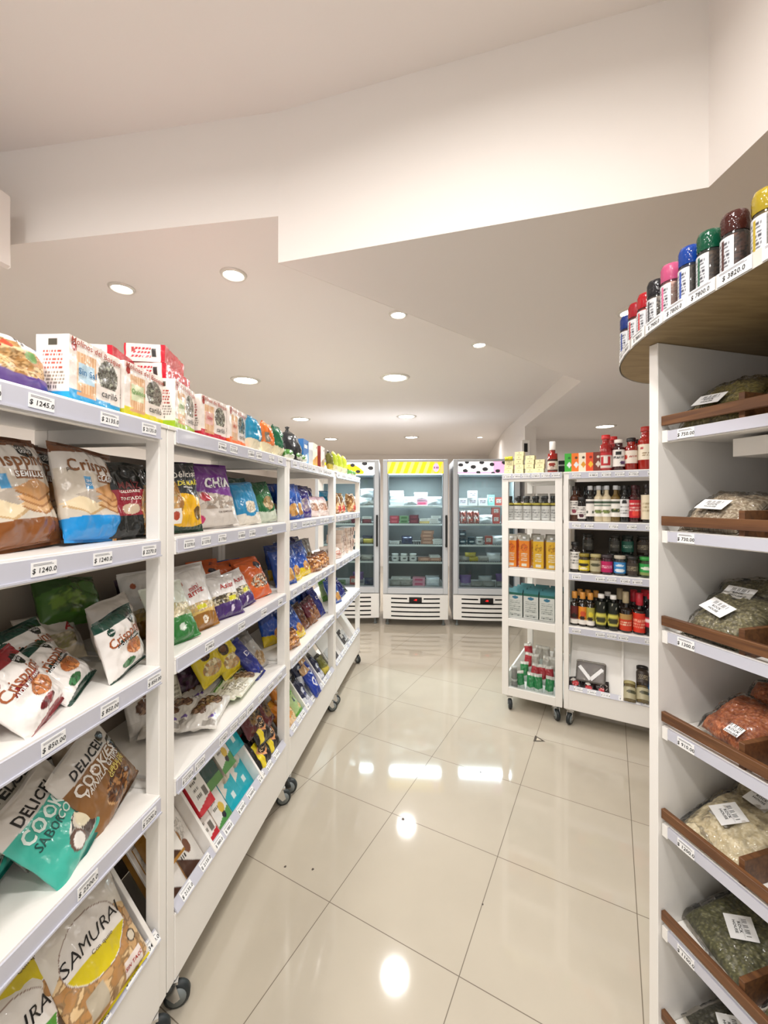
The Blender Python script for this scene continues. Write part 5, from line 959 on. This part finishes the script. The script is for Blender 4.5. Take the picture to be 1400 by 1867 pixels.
for j, (k, e_, lv, lb) in enumerate([('dkj', .55, 0, 'dark jar in the rear row, under the lone stacked one at left'), ('dkj', .55, 1, 'dark jar stacked alone at the left of the rear row'), ('dkj', .70, 0, 'dark jar in the rear row, lower, behind the magenta label'), ('dkj', .71, 1, 'dark brown jar stacked left of the dark green one'), ('gdj', .785, 0, 'dark green jar in the rear row, lower'), ('gdj', .785, 1, 'dark green jar stacked in the rear row'), ('brj', .87, 0, 'dark brown jar in the rear row, lower, at right'), ('brj', .87, 1, 'dark brown jar stacked at the right of the rear row')]):
    drop(SR, B[k], se(e_), .17, y2 + .1255 * lv, lb, 'jar')
for k, e_, lb in [('oil', .475, 'olive oil bottle with dark red label'), ('oi2', .525, 'olive oil bottle with orange label'), ('oi3', .572, 'olive oil bottle with olive green label'), ('bal', .635, 'black vinegar bottle with yellow label, left of the pair'), ('bal', .705, 'black vinegar bottle with yellow label, right of the pair'), ('gld', .775, 'bottle with tan neck and red label'), ('rdc', .850, 'bottle with red neck and red label'), ('blr', .915, 'black bottle with red and white label beside the near right unit')]:
    drop(SR, B[k], se(e_), .055, y3, lb, 'bottle')
for i, (k, e_) in enumerate([('oil', .50), ('oi2', .55), ('oi3', .60), ('bal', .67), ('gld', .74), ('rdc', .82), ('blr', .885)]):
    drop(SR, B[k], se(e_), .15, y3, 'bottle in the second row of the lower right shelf, number %s from the left' % ('one two three four five six seven'.split()[i]), 'bottle')
# bottom tray of the right unit
pch = bag_proto('pouch', .085, .085, .03, [('bg', '#1c1214'), ('e', .1, -.1, .5, .4, '#b8242c'), ('e', -.1, .5, .4, .2, '#d8d0c8')], (), 120, 26)
pc2 = bag_proto('pouch', .085, .10, .03, [('bg', '#221416'), ('e', -.1, -.2, .4, .3, '#c8303a'), ('ring', .3, .2, .5, .4, '#d8d0c8')], (), 121, 26)
tray(SR, pch, .145, .0, 'black and red pouch at the lip of the right tray, left one', 'pouch', 4, 0, .02, zz=y4); tray(SR, pc2, .235, .0, 'black and red pouch at the lip of the right tray, right one', 'pouch', -6, 0, .02, zz=y4)
tray(SR, pch, .08, .015, 'dark pouch with white print in the left corner of the right tray', 'pouch', -20, 0, .02, zz=y4)
th = thing('wrapped_tray', 'dark wrapped tray crossed by white paper bands, leaning in the right bottom bay', 'food pack')
MB().box(-.085, .085, -.010, .012, .0, .13).build('dark_contents', mat('seaweed', '#4a3f3a', .4), th, bevel=.006)
MB().box(-.09, .09, -.014, .015, -.004, .138).build('clear_wrap', film('cling_film', '#f0ece6', .9, .1), th, bevel=.008)
for s in (-1, 1):
    MB().box(-.011, .011, -.0165, -.0150, 0, .105, M=Matrix.Translation((0, 0, .015)) @ Matrix.Rotation(s * R(42), 4, 'Y')).build('paper_band', M_card, th)
M_ = SR.M @ Matrix.Translation((.16, .03, y4 - .05)) @ Matrix.Rotation(R(TA), 4, 'X') @ Matrix.Translation((0, .075, .03)) @ Matrix.Rotation(R(-90), 4, 'X'); th.matrix_world = M_
for k, t, up, lb in [('plj', .385, .0, 'small jar with red and white label beside the right tray divider'), ('plj', .455, .01, 'small jar at the lip of the right tray, second one'), ('brj', .455, .11, 'grey jar lying further up the right tray')]:
    M_ = SR.M @ Matrix.Translation((t, .03, y4 - .05)) @ Matrix.Rotation(R(TA), 4, 'X') @ Matrix.Translation((0, up + .002, .037)) @ Matrix.Rotation(R(-90), 4, 'X') @ Matrix.Rotation(R(20), 4, 'Z')
    put(B[k], M_, lb, 'jar')
blp = bag_proto('pouch', .12, .18, .04, [('bg', '#4a88c0'), ('a', .5, 0, '#2a4a80'), ('e', 0, -.4, .4, .2, '#e6ecf0')], (), 122, 34); tray(SR, blp, .515, .0, 'blue pouch at the right end of the right bottom tray', 'pouch', 4, 0, .03, zz=y4)
# side unit: small cartons on top, bottles, juice cartons, milk cartons, pouches
sc = box_proto('tea_box', .062, .031, .05, [('bg', '#efe8b8'), ('e', 0, .3, .12, .3, '#5a4a34'), ('r', -.6, .6, -.6, -.5, '#b0a878')], side='#d8cfa0', res=16)
for ci, (e_, nb) in enumerate([(.036, 3), (.108, 5), (.182, 4), (.250, 3)]):
    for k in range(nb): drop(FR, sc, e_ + .003 * ((k * 7 + ci) % 3 - 1), .05, yt + .0315 * k, '%s pale yellow tea box in the %s stack on top' % (('lowest', 'second', 'third', 'fourth', 'fifth')[k], ('leftmost', 'second', 'third', 'rightmost')[ci]), 'tea box', 0, 0, (k * 5 + ci * 3) % 7 - 3)
yb = gb('tea_pouch', .06, .03, .04, '#d8d02a', '#a8a020', seed=123, res=16); drop(FR, yb, .036, .05, yt + .096, 'small yellow pouch on the leftmost stack of tea boxes', 'pouch')
drop(FR, B['ket'], .335, .06, yt, 'red ketchup bottle with white cap on top of the glass sided unit', 'sauce bottle')
bk2 = box_proto('black_box', .05, .085, .05, [('bg', '#15171b'), ('r', -1, 1, .15, .4, '#d8d8d8')], side='#15171b', res=10); drop(FR, bk2, .39, .12, yt, 'black box with a white band behind the red ketchup bottle', 'box')
wcp = thing('wall_dispenser', 'small white wall device with a dark slot on the white pillar', 'dispenser', (1.655, 4.885, 1.93), (0, 0, 0))
MB().box(-.045, .045, -.05, .0, 0, .28).build('body', M_white, wcp, bevel=.008); MB().box(-.02, .02, -.053, -.05, .14, .24).build('dark_slot', M_black, wcp)
vb = bottle('vinaigrette_bottle', .17, .029, '#17130c', [('bg', '#eceae6'), ('lines', -.6, .6, -.7, .7, '#8a8a88', .14)], '#14120f', (.0, .58), nr=.5, capr=.62, sh=.66, capz=.86)
vr = MB().lathe([(.0296, .105), (.0300, .112), (.026, .120)], 16, 0, None, [lin('#c9b84a')] * 3).build('yellow_collar', P_card, vb)
for i in range(6): drop(FR, vb, .052 + .062 * i - .012, .07, y1, 'small black bottle with white label behind clear pane, %s from left' % ('first', 'second', 'third', 'fourth', 'fifth', 'sixth')[i], 'bottle', group='black bottles behind the clear pane')
for i in range(5): drop(FR, vb, .075 + .062 * i, .15, y1, 'small black bottle in the second row behind clear pane, %s from left' % ('first', 'second', 'third', 'fourth', 'fifth')[i], 'bottle', group='black bottles behind the clear pane')
for i in range(3): drop(FR, box_proto('white_box', .07, .19, .05, [('bg', '#e6e2dc'), ('lines', -.6, .6, .2, .6, '#9a9a98', .1)], side='#d8d4cc', res=10) if i == 0 else WB, .14 + .09 * i, .27, y1, 'white box standing behind the small black bottles, %s' % ('left', 'middle', 'right')[i], 'box') if i == 0 else None
WB = [o for o in KEEP if o.name.startswith('white_box')][0]
for i in (1, 2): drop(FR, WB, .14 + .09 * i, .27, y1, 'white box standing behind the small black bottles, %s' % ('left', 'middle', 'right')[i], 'box')
pkp = gb('pouch', .06, .13, .04, '#e0a8c8', '#c87aa8', '#f0e0e8', seed=124, res=18); drop(FR, pkp, .075, .26, y1 + .0, 'pink pouch standing behind the black bottles at left', 'pouch')
def carton(c, dk_, seed):
    o = box_proto('juice_carton', .07, .19, .07, [('bg', c), ('n', 0, .5, .7, .3, dk_, c, 4), ('lines', -.6, .6, -.5, .1, '#efe6d0', .08), ('r', -.5, .5, -.92, -.7, '#f0ead8')], side=dk_, res=22, seed=seed)
    MB().add([(-.035, 0, .19), (.035, 0, .19), (.035, .07, .19), (-.035, .07, .19), (-.033, .035, .222), (.033, .035, .222)], [(0, 1, 5, 4), (2, 3, 4, 5), (1, 2, 5), (0, 4, 3)]).box(-.033, .033, .033, .037, .222, .234).build('gable_top', mat('carton_grey', '#b9b4a8', .4), o)
    MB().lathe([(.012, .205), (.012, .222), (.010, .224)], 12).build('screw_cap', M_card, o, loc=(0, .012, -.004)); return o
co, cy = carton('#f08a1c', '#e8701a', 130), carton('#e8b41c', '#dca018', 131)
for i, (p, e_, dep, lb) in enumerate([(co, .055, .05, 'orange juice carton, leftmost of the front four'), (co, .145, .05, 'orange juice carton, second of the front four'), (cy, .242, .05, 'yellow juice carton, third of the front four'), (cy, .330, .05, 'yellow juice carton, rightmost of the front four'), (co, .10, .16, 'orange juice carton in the second row'), (cy, .20, .16, 'yellow juice carton in the second row, left'), (cy, .30, .16, 'yellow juice carton in the second row, right')]):
    drop(FR, p, e_, dep, y2, lb, 'juice carton')
def milk(seed):
    o = box_proto('milk_carton', .10, .175, .06, [('bg', '#e6e6e0'), ('a', .82, 0, '#1f6a5a'), ('e', 0, .62, .45, .12, '#2f7a9a'), ('lines', -.7, .7, -.5, .35, '#9aa09a', .08), ('lines', -.7, .7, -.9, -.7, '#6a706a', .08)], side='#1a5a48', top='#2a6a5a', res=26, seed=seed)
    MB().add([(-.05, 0, .175), (.05, 0, .175), (.05, .06, .175), (-.05, .06, .175), (-.048, .03, .20), (.048, .03, .20)], [(0, 1, 5, 4), (2, 3, 4, 5), (1, 2, 5), (0, 4, 3)]).build('gable_top', mat('carton_teal', '#3f7f86', .4), o); return o
mk = milk(140)
n_ = 0
for rr in range(4):
    for cc in range(3):
        drop(FR, mk, .085 + .108 * cc + .012 * rr, .04 + .075 * rr, y3, 'white and green milk carton, row %s, %s of three' % (('one at the front', 'two', 'three', 'four at the back')[rr], ('left', 'middle', 'right')[cc]), 'milk carton', group='milk cartons behind the clear pane')
tub = [gb('drink_pouch', .06, .14, .045, c, '#dfe8e2', '#d8d4cc', seed=150 + i, res=20) for i, c in enumerate(['#1f8a4a', '#b01c2c', '#b9b4aa'])]
k_ = 0
for rr in range(4):
    for cc in range(4):
        k_ += 1
        drop(FR, tub[(0, 1, 2, 2)[rr] if cc else (0 if rr < 2 else 1)], .12 + .062 * cc + .008 * rr, .07 + .06 * rr, .118 + .05 * rr * (rr < 4), 'drink pouch at the bottom of the clear paned unit, row %s, place %s' % ('one two three four'.split()[rr], 'one two three four'.split()[cc]), 'drink pouch', 20, (cc * 11 + rr * 7) % 20 - 10, 0)
tin = jar('tin_can', .085, .022, '#8a8a86', None, '#b9b9b4'); drop(FR, tin, .075, .06, .118, 'small metal tin beside the pouches at the bottom left', 'tin')
drop(FR, tin, .072, .065, .118 + .086, 'small metal tin stacked on the other one at the bottom left', 'tin')
# ================================================================== FRIDGE CONTENTS
rndf = random.Random(5)
def fbox(n_, w, h, d, c, c2, seed, lines=True): return box_proto(n_, w, h, d, [('bg', c), ('r', -.7, .7, -.4, .5, c2)] + ([('lines', -.6, .6, -.3, .3, '#6a6a6a', .2)] if lines else []), side=c, res=14, seed=seed)
FP = {'wb': fbox('frozen_box', .17, .035, .12, '#e9ecee', '#d8dcde', 1), 'wb2': fbox('frozen_box', .11, .09, .08, '#e6e4e6', '#c8b8c0', 2), 'pk': fbox('frozen_box', .15, .05, .10, '#e0a0b0', '#c84a70', 3), 'rd': fbox('frozen_tray', .11, .045, .10, '#a83040', '#c8606a', 4), 'gn': fbox('frozen_tray', .11, .045, .10, '#7a9a70', '#3f6a3a', 5), 'dr': fbox('frozen_tray', .11, .05, .10, '#6a2030', '#8a3a48', 6),
      'yl': fbox('frozen_tray', .12, .025, .10, '#e0c070', '#e8d090', 7), 'wt': fbox('frozen_tray', .12, .03, .10, '#e8e6e2', '#d0ccc6', 8), 'tl': fbox('frozen_box', .08, .13, .06, '#9ad0c8', '#e0f0ec', 9), 'rb': fbox('frozen_box', .09, .10, .07, '#c05a50', '#e8d8d0', 10), 'br': fbox('frozen_tray', .15, .04, .11, '#b0806a', '#d8a890', 11),
      'nv': gb('frozen_bag', .13, .09, .06, '#2a3458', '#3a4468', seed=160, res=16), 'bg': gb('frozen_bag', .17, .11, .08, '#e6e8ea', '#d0d4d8', '#c8d0d8', seed=161, res=18), 'mt': bag_proto('frozen_bag', .08, .17, .05, [('bg', '#8a3a34'), ('n', 0, 0, 1, 1, '#a85a50', '#d8c8c0', 3), ('a', .7, 0, '#d8d4d0')], (), 162, 18), 'yb': gb('frozen_bag', .14, .06, .06, '#c8b43a', '#a89430', seed=163, res=16), 'gy': gb('frozen_bag', .15, .07, .07, '#a8a49c', '#8a867e', seed=164, res=16),
      'bl': jar('cream_tub', .09, .045, '#22303c', [('bg', '#2a4450'), ('e', 0, 0, .4, .4, '#e0e4e6')], '#34444c'), 'wh': jar('cream_tub', .09, .045, '#dcdcda', [('bg', '#e6e4e2'), ('e', 0, 0, .3, .4, '#6a6a6a')], '#e6e6e4'), 'pp': gb('frozen_bag', .14, .14, .08, '#8a6aa8', '#a8a4b0', seed=165, res=18)}
ROWZ = [1.4405, 1.2205, .9665, .7575, .4505]
def ffill(fr, which, rows):
    names = ['top', 'second', 'third', 'fourth', 'lowest']; cnt = 0
    desc = {'wb': 'flat white box', 'wb2': 'white carton', 'pk': 'pink box', 'rd': 'red tray', 'gn': 'green tray', 'dr': 'dark red tray', 'yl': 'yellow tray', 'wt': 'white tray', 'tl': 'pale teal box', 'rb': 'red and white box', 'br': 'brown pink tray', 'nv': 'navy bag', 'bg': 'white bag', 'mt': 'dark red meat pack', 'yb': 'yellow bag', 'gy': 'grey bag', 'bl': 'dark round tub', 'wh': 'white round tub', 'pp': 'purple bag'}
    for r_, items in rows.items():
        seen = {}
        for it in items:
            k, x = it[0], it[1]; dz = it[2] if len(it) > 2 else 0; dep = it[3] if len(it) > 3 else .15; seen[k] = seen.get(k, 0) + 1
            o = ['first', 'second', 'third', 'fourth', 'fifth', 'sixth', 'seventh'][seen[k] - 1]
            drop(fr, FP[k], x, dep, ROWZ[r_] + dz, '%s %s on the %s shelf of the %s fridge' % (o, desc[k], names[r_], which), 'frozen food', 0 if k not in ('mt', 'pp', 'bg') else 8, 0, rndf.uniform(-8, 8))
ffill(F2, 'yellow striped', {0: [('wb', .165), ('wb', .16, .037), ('wb', .17, .074), ('wb', .165, .111), ('wb', .16, .148), ('bg', .33), ('bg', .36, .0, .26), ('pk', .47), ('bg', .46, .052, .2), ('bg', .62, .0), ('bg', .64, .0, .27), ('wb2', .32, .0, .38)],
    1: [('rd', .13), ('rd', .13, .046), ('gn', .25), ('gn', .25, .046), ('dr', .37), ('dr', .37, .051), ('yl', .50), ('wt', .62), ('wt', .61, .031), ('wt', .64, .062), ('wt', .50, .026)],
    2: [('wt', .13), ('nv', .29), ('nv', .28, .0, .25), ('br', .53), ('br', .54, .041), ('br', .53, .082), ('br', .54, .123), ('wt', .66), ('wt', .66, .031)],
    3: [('wh', .14), ('wh', .25), ('wh', .36), ('br', .50), ('br', .63), ('wt', .63, .041)],
    4: [('gy', .15), ('gy', .16, .0, .28), ('gy', .28), ('wt', .15, .072), ('wt', .27, .072), ('pk', .43), ('pk', .43, .051), ('bg', .60), ('bg', .60, .0, .27)]})
ffill(F3, 'spotted sign', {0: [('wb2', .13), ('wb2', .25), ('wb2', .25, .091), ('wb2', .37), ('tl', .47), ('rb', .56), ('wb2', .66), ('wb2', .14, 0, .26), ('wb2', .38, 0, .26)],
    1: [('mt', .13), ('mt', .21), ('mt', .29), ('bg', .40), ('rb', .53), ('rb', .53, .101), ('rb', .64)],
    2: [('bl', .12), ('bl', .12, .091), ('bl', .23), ('wh', .33), ('rb', .44), ('bg', .56), ('bl', .68)],
    3: [('gy', .14), ('yb', .26), ('yb', .22, .05), ('gy', .38), ('bg', .50), ('gy', .64)],
    4: [('pp', .16), ('gy', .30), ('gy', .44), ('bg', .42, 0, .28), ('gy', .60), ('pp', .62, 0, .28)]})
ffill(F1, 'half hidden', {0: [('bg', .60), ('gy', .66), ('bg', .62, .1), ('bg', .42), ('wb', .25)], 1: [('dr', .62), ('dr', .48), ('gy', .35), ('wt', .62, .051)], 2: [('yb', .64), ('gy', .50), ('nv', .62, 0, .27), ('rb', .30)], 3: [('gy', .62), ('gy', .46), ('nv', .30)], 4: [('nv', .65), ('rb', .45), ('gn', .30), ('pp', .50, 0, .28)]})
# ================================================================== NEAR RIGHT UNIT: grinders on the slab, herb bags on shelves
M_gl = film('jar_glass', '#f4f2f0', .97, .05, None)
def grinder(cap, cont, c2, seed, labc='#d6d8dc'):
    g = thing('spice_grinder', '', 'grinder')
    lathe_obj('contents', [(.0185, .003), (.0195, .006), (.0195, .078), (.017, .084)], cont, P_card, g, 20)
    c = g.children[0]; me = c.data; ca = me.color_attributes['Print']
    b = MB().lathe([(.0202, .003)] + [(.0202 + .0004 * noise.noise(Vector((k, seed, 0))), .006 + k * .0024) for k in range(31)] + [(.018, .084)], 28, 0, None, None)
    cols = []
    for p in b.v:
        q = noise.noise(Vector((p[0] * 260, p[1] * 260, p[2] * 230 + seed * 9))); cols.append(lin(cont if q > 0 else c2))
    b.c = cols; bpy.data.objects.remove(c); b.build('contents', P_card, g)
    MB().lathe([(.0215, 0), (.0228, .003), (.0228, .082), (.020, .090)], 28, cap=False).build('glass_body', M_gl, g)
    band('printed_label', .0232, .008, .080, [('bg', labc), ('lines', -.7, .7, -.8, .8, '#4a4a52', .10), ('r', -.12, .12, -.9, .9, cap)], g, 95, seed, 20, 26, mat('silver_label_%d' % seed, '#ffffff', .3) and printed('silver_label', .28))
    k = MB(); prof = [(.0215, .088), (.0222, .092), (.0222, .118), (.020, .127), (.012, .130), (.0005, .1305)]
    k.lathe(prof, 32, cap=False); k.v = [(x * (1 + .03 * (int(i % 32) % 2) * (z < .12)), y * (1 + .03 * (int(i % 32) % 2) * (z < .12)), z) for i, (x, y, z) in enumerate(k.v)]
    k.build('coloured_cap', film('cap_' + cap.strip('#'), cap, .3, .08, (120, .25)), g); MB().lathe([(.017, .086), (.017, .12), (.008, .122)], 16).build('inner_mill', mat('mill_' + cap.strip('#'), cap, .4), g)
    return g
GR = [(1.245, .735, '#1f3f8f', '#7a3020', '#a04a30', 'small grinder with dark blue cap at the far tip of the slab'), (1.165, .7125, '#b8202c', '#6a4a3a', '#c9b8a8', 'grinder with red cap and mottled contents, second from the far tip'), (1.11, .7045, '#c8202a', '#b82a20', '#e05040', 'grinder with bright red cap and red contents'), (1.045, .6895, '#2a2a2e', '#3a342e', '#b9b0a4', 'grinder with black cap'), (.975, .6775, '#d8608e', '#d8a090', '#f0d0c4', 'grinder with pink cap and pink salt'),
      (.908, .672, '#1a4aa8', '#4a4038', '#2a241e', 'grinder with royal blue cap'), (.856, .6735, '#155a40', '#3f3024', '#6a5440', 'grinder with green cap'), (.800, .678, '#4a2420', '#3a1c16', '#7a5040', 'grinder with dark brown cap and red print'), (.740, .686, '#b8a02a', '#c9c4b8', '#e6e2d8', 'grinder with gold cap, nearest the viewer'), (.675, .69, '#b8202c', '#6a4a3a', '#c9b8a8', 'grinder with red cap just outside the right edge')]
for i, (y, x, cap, c1, c2, lb) in enumerate(GR):
    g = grinder(cap, c1, c2, i + 1); g.location = (x, y, 1.9250); g.rotation_euler = (0, 0, math.atan2(y, x) - pi / 2 - .9); g['label'] = lb + (' on the slab' if 'slab' not in lb else ''); g['group'] = 'spice grinders on the slab'
M_filmbag = film('cellophane', '#faf8f4', .97, .10, (48, .6), 1.3)
def herb_bag(name, w, h, T, c1, c2, c3, seed, label_uv=(.1, .1), lrot=20, lw=.062, lh=.042, fine=9, fillk=.90):
    """clear cellophane bag lying flat: width x, length y, thickness z; origin at the middle of its underside"""
    g = thing(name, '', 'herb bag')
    def shell(nx, ny, sx, sy, tz, z0, amp, f, seedk):
        top = []; vs = []; cols = []
        for side in (1, 0):
            for j in range(ny + 1):
                for i in range(nx + 1):
                    u = -1 + 2 * i / nx; v = -1 + 2 * j / ny
                    m = max(0, (1 - abs(u) ** 3)) ** .5 * max(0, (1 - abs(v) ** 3)) ** .5
                    n1 = noise.noise(Vector((u * 2.2 + seedk, v * 2.2, side))) ; n2 = noise.noise(Vector((u * f, v * f, seedk + side * 3)))
                    z = z0 + (tz * m * (1 + .25 * n1) + amp * n2 * m ** .5 if side else .0006)
                    vs.append((w / 2 * sx * u * (1 + .03 * n1), h / 2 * sy * v * (1 + .04 * n1), max(.0004, z)))
                    q = noise.noise(Vector((u * w * 300, v * h * 300, seedk * 3 + side))); q2 = noise.noise(Vector((u * w * 90, v * h * 90, seedk)))
                    cols.append(lin(c3 if q > .28 else (c1 if q2 > -.05 else c2)))
        W_ = nx + 1; N = W_ * (ny + 1); fs = []
        for j in range(ny):
            for i in range(nx): a = j * W_ + i; fs.append((a, a + 1, a + W_ + 1, a + W_)); fs.append((N + a, N + a + W_, N + a + W_ + 1, N + a + 1))
        for i in range(nx): fs.append((i, N + i, N + i + 1, i + 1)); a = ny * W_ + i; fs.append((a, a + 1, N + a + 1, N + a))
        for j in range(ny): a = j * W_; fs.append((a, a + W_, N + a + W_, N + a)); a = j * W_ + nx; fs.append((a, N + a, N + a + W_, a + W_))
        return vs, fs, cols
    v, f, c = shell(64, 64, fillk, fillk, T * .84, .001, .0040, fine, seed); MB().add(v, f, 0, c, False).build('herb_filling', P_card, g)
    v, f, c = shell(46, 46, 1, 1, T, .0, .0060, 7, seed); MB().add(v, f, 0, None, True).build('cellophane_wrap', M_filmbag, g)
    b = MB(); zz = T * 1.04 + .003
    b.box(-lw / 2, lw / 2, -lh / 2, lh / 2, 0, .0006)
    for s, sc_, yy in (('||| || ||| |', .010, .011), ('ROCK', .008, -.002), ('HOUSE', .008, -.011)):
        vs, fs = text_data(s, .02, 0); b.add([(x * sc_, yy + y * sc_, .0011) for x, y in vs], fs, 1)
    for k in range(3): b.box(-.020, .022 - .006 * k, .002 + .002 * k - .0004, .002 + .002 * k, .0006, .0009, 2)
    b.build('paper_label', [M_card, M_ink, mat('grey_print', '#8a8a90', .6)], g, loc=(label_uv[0] * w / 2, label_uv[1] * h / 2, zz), rot=(R(-4), R(3), R(lrot)))
    return g
def hb(proto, t, dep, shelf, lean, yaw, label, dz=0, roll=0):
    hh = .085 * sin(R(lean)); M = FN.M @ Matrix.Translation((t, dep, NZ[shelf] + .0235 + dz + hh)) @ Matrix.Rotation(R(lean), 4, 'X') @ Matrix.Rotation(R(roll), 4, 'Y') @ Matrix.Rotation(R(yaw), 4, 'Z')
    if not proto.get('label'): proto.matrix_world = M; o = proto
    else: o = instance(proto, M)
    o['label'] = label; o['category'] = 'herb bag'; return o
hA = herb_bag('herb_bag', .15, .17, .036, '#7a6f34', '#5a5226', '#a39a5c', 201, (-.1, -.3), 0); hB = herb_bag('herb_bag', .14, .15, .040, '#a89a84', '#86735c', '#d8cebc', 202, (.0, -.25), 0)
hC = herb_bag('herb_bag', .15, .17, .044, '#6f6a48', '#4f4a30', '#9a9472', 203, (-.1, -.1), -18); hD = herb_bag('paprika_bag', .13, .15, .042, '#c4703e', '#aa5429', '#dc9468', 204, (.45, -.6), 6, .03, .028)
hE = herb_bag('flour_bag', .17, .20, .048, '#e3d8b8', '#d8caa4', '#ece4cc', 205, (-.05, -.15), -18, .05, .06); hF = herb_bag('herb_bag', .19, .20, .05, '#5f5f38', '#484a2a', '#8a8a5e', 206, (.1, -.1), -28, .05, .055); hG = herb_bag('herb_bag', .16, .17, .03, '#3a3a2a', '#2a2a1e', '#5a5a44', 207, (-.1, .0), -25, .05, .05)
hb(hA, .098, .085, 0, 42, 0, 'clear bag of olive green herbs on the topmost railed shelf'); hb(hA, .30, .10, 0, 45, 10, 'clear bag of olive green herbs beyond the divider of the topmost shelf')
hb(hB, .095, .085, 1, 34, 0, 'clear bag of beige roots with upright label on the second railed shelf'); hb(hB, .095, .17, 1, 34, 8, 'clear bag of beige roots behind the front one, second railed shelf', .0); hb(hB, .28, .10, 1, 40, -20, 'clear bag of beige roots right of the divider, second railed shelf')
hb(hC, .105, .09, 2, 36, 0, 'clear bag of grey green leaves with tilted label on the third shelf'); hb(hC, .095, .17, 2, 38, 20, 'clear bag of grey green leaves behind the labelled one, third shelf', .028); hb(hC, .28, .10, 2, 34, 30, 'clear bag of grey green leaves right of the divider, third shelf'); hb(hB, .27, .13, 2, 26, 0, 'clear bag of beige roots behind the third shelf divider', .03)
hb(hD, .115, .12, 3, 34, -10, 'clear bag of orange red paprika on the fourth shelf'); hb(hD, .12, .22, 3, 38, 12, 'clear bag of orange red paprika behind the front one', .02); hb(hD, .275, .09, 3, 16, 0, 'clear bag of orange red paprika right of the divider')
hb(hE, .10, .13, 4, 24, -8, 'clear bag of pale cream flour on the fifth shelf'); hb(hE, .11, .22, 4, 26, 14, 'clear bag of pale cream flour behind the front one', .03); hb(hE, .09, .125, 4, 4, 4, 'clear bag of pale cream flour lying under the rail', .0)
hb(hF, .105, .14, 5, 22, -12, 'large clear bag of dried green herb on the sixth shelf'); hb(hF, .12, .24, 5, 26, 10, 'large clear bag of dried green herb at the back of the sixth shelf', .02); hb(hF, .29, .11, 5, 18, 0, 'large clear bag of dried green herb right of the divider')
hb(hG, .10, .12, 6, 24, -14, 'clear bag of dark dried leaves on the lowest shelf'); hb(hG, .11, .22, 6, 26, 10, 'clear bag of dark dried leaves at the back of the lowest shelf', .02)
# drop prototypes that were never placed
for o in list(bpy.data.objects):
    if o.parent is None and o.type in ('MESH', 'EMPTY') and not o.get('label') and o.get('kind') != 'structure':
        for c in list(o.children): bpy.data.objects.remove(c)
        bpy.data.objects.remove(o)
